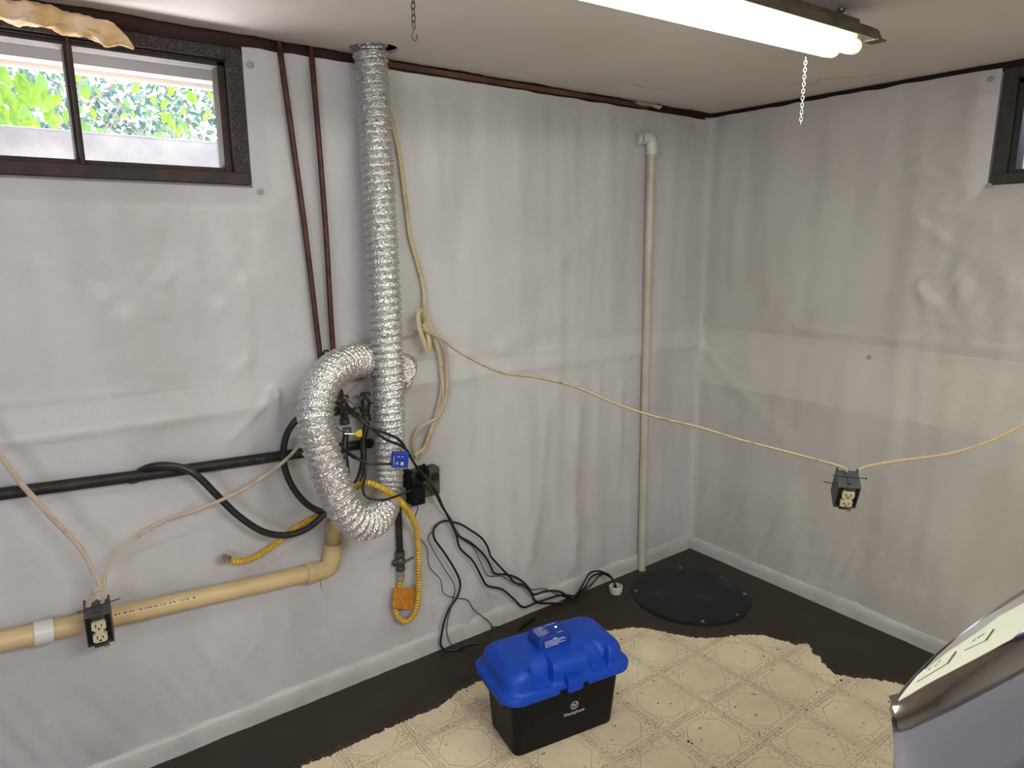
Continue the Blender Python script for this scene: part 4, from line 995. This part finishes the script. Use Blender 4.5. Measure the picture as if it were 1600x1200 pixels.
# ---- insulation hanging over the left window
ins = MB(); ip = spline([PY(-60, 8, .05), PY(-10, 16, .055), PY(50, 22, .065), PY(100, 33, .075), PY(150, 47, .08), PY(190, 62, .08), PY(209, 76, .075)], .006)
i0 = ip[0].copy()
def ir(L, a, t):
    prof = .027*min(1, (1-t)*5+.15)*(1 if t > .2 else .9)
    return prof*(1+.45*noise.noise(V((L*28, math.cos(a)*1.5, math.sin(a)*1.5)))+.15*noise.noise(V((L*90, math.cos(a)*4, math.sin(a)*4))))
ins.tube([p-i0 for p in ip], .02, 24, flat=.95, rfun=ir)
o = ins.build('insulation_tuft', M_foam, None, True, label='torn yellow insulation hanging over the left window', cat='insulation'); o.location = i0

# ---- washing machine, lower right
WA = V((-1.948, -1.843, 0)); wa = -.172
wm = empty('washing_machine', WA, label='silver-grey washing machine with chrome-trimmed console at the right edge', cat='washing machine')
wm.rotation_euler = (0, 0, wa)
Ri = Matrix.Rotation(-wa, 3, 'Z')
def lw(px, py, z): return Ri @ (PZ(px, py, z)-WA)
near = [lw(1397, 1112, 1.0), lw(1405, 1101, 1.0), lw(1500, 1055, 1.0), lw(1600, 1006, 1.0)]
far = [lw(1410, 1088, 1.0), lw(1430, 1060, 1.0), lw(1460, 1026, 1.0), lw(1500, 990, 1.0), lw(1550, 955, 1.0), lw(1600, 925, 1.0)]
# console outline in plan (local: x along the machine, y away from the user), bow-shaped left end
def console_plan(inset, z, lean=0.0):
    """closed ring; front edge at y=0, rear edge bowed"""
    pts = []
    L_ = .69
    fr = [(0 + inset, .004+inset*.2), (.02+inset, -.002), (.10, -.004), (.20, -.003), (.35, 0), (.50, 0), (L_-inset, .01)]
    re = [(L_-inset, .10), (.60, .104), (.50, .096), (.40, .085), (.30, .071), (.22, .059), (.15, .046), (.09, .032), (.05, .022), (.022+inset, .014)]
    for x, y in fr: pts.append((x, y+inset+lean, z))
    for x, y in re: pts.append((x, y-inset*.8+lean*.5, z))
    return pts
MB().add(*loft([console_plan(0, .78, -.030), console_plan(0, .86, -.020), console_plan(0, .93, -.010), console_plan(0, .972, -.003), console_plan(0, .982, 0)])).build('console', M_wash, wm, True)
MB().add(*loft([console_plan(-.004, .972, -.006), console_plan(-.007, .980, -.006), console_plan(-.006, .990, -.004), console_plan(.002, 1.003, .002), console_plan(.006, 1.006, .003)])).build('chrome_trim', M_chrome, wm, True, bevel=0)
def plate(pts, z0, z1, nm, m_, **k):
    q = [lw(x, y, (z0+z1)/2) for x, y in pts]
    bm2 = bmesh.new(); vv_ = [bm2.verts.new((p.x, p.y, z0)) for p in q]
    bmesh.ops.triangle_fill(bm2, use_beauty=True, edges=[bm2.edges.new((vv_[i], vv_[(i+1) % len(vv_)])) for i in range(len(vv_))])
    ex = bmesh.ops.extrude_face_region(bm2, geom=list(bm2.faces))
    for g in ex['geom']:
        if isinstance(g, bmesh.types.BMVert): g.co.z = z1
    bmesh.ops.recalc_face_normals(bm2, faces=bm2.faces)
    me2 = bpy.data.meshes.new(nm); bm2.to_mesh(me2); bm2.free()
    return link(nm, me2, m_, wm, **k)
plate([(1404, 1094), (1460, 1063), (1540, 1021), (1565, 1007), (1582, 998), (1600, 981), (1625, 950), (1660, 908), (1655, 900), (1600, 941), (1560, 962), (1530, 985), (1480, 1018), (1455, 1037), (1432, 1058), (1414, 1080)], 1.0045, 1.0075, 'top_panel', M_cream, label='cream printed top panel')
plate([(1445, 1046), (1480, 1018), (1530, 985), (1560, 962), (1600, 941), (1655, 900), (1655, 890), (1600, 929), (1545, 962), (1500, 994), (1465, 1024)], 1.0077, 1.0092, 'glossy_strip', M_taupe)
# cabinet and top deck towards the user
MB().add(*loft([rrect(.345, -.34, .68, .62, .02, .03), rrect(.345, -.34, .69, .63, .03, .05), rrect(.345, -.34, .69, .63, .03, .80), rrect(.345, -.34, .685, .625, .03, .82), rrect(.345, -.34, .67, .61, .03, .83)])).build('cabinet', M_wash, wm)
MB().add(*loft([rrect(.345, -.36, .55, .46, .06, .829), rrect(.345, -.36, .56, .47, .06, .833), rrect(.345, -.36, .56, .47, .06, .840), rrect(.345, -.36, .54, .45, .06, .845)])).build('top_lid', M_wash, wm)
for px_, py_ in ((.06, -.08), (.63, -.08), (.06, -.60), (.63, -.60)):
    MB().lathe((px_, py_, .0032), [(.02, 0), (.02, .02), (.012, .022), (.012, .04)], 12).build('foot', M_blackp, wm)
# printed brackets and icons on the cream panel
pk = MB()
def mark(pts, r=.0009):
    pk.tube([V((p.x, p.y, 1.0082)) for p in [lw(x, y, 1.0075) for x, y in pts]], r, 4, flat=1, cap=True)
mark([(1433, 1066), (1481, 1037)], .0005); mark([(1481, 1037), (1494, 1019)], .0010)
mark([(1507, 1017), (1541, 1001)], .0005); mark([(1541, 1001), (1553, 984)], .0010)
for x, y in ((1450, 1048), (1460, 1042), (1466, 1036), (1520, 1003), (1528, 998), (1534, 994)): mark([(x, y), (x+4, y-4)], .0004)
pk.build('printed_marks', M_ink, wm, False)
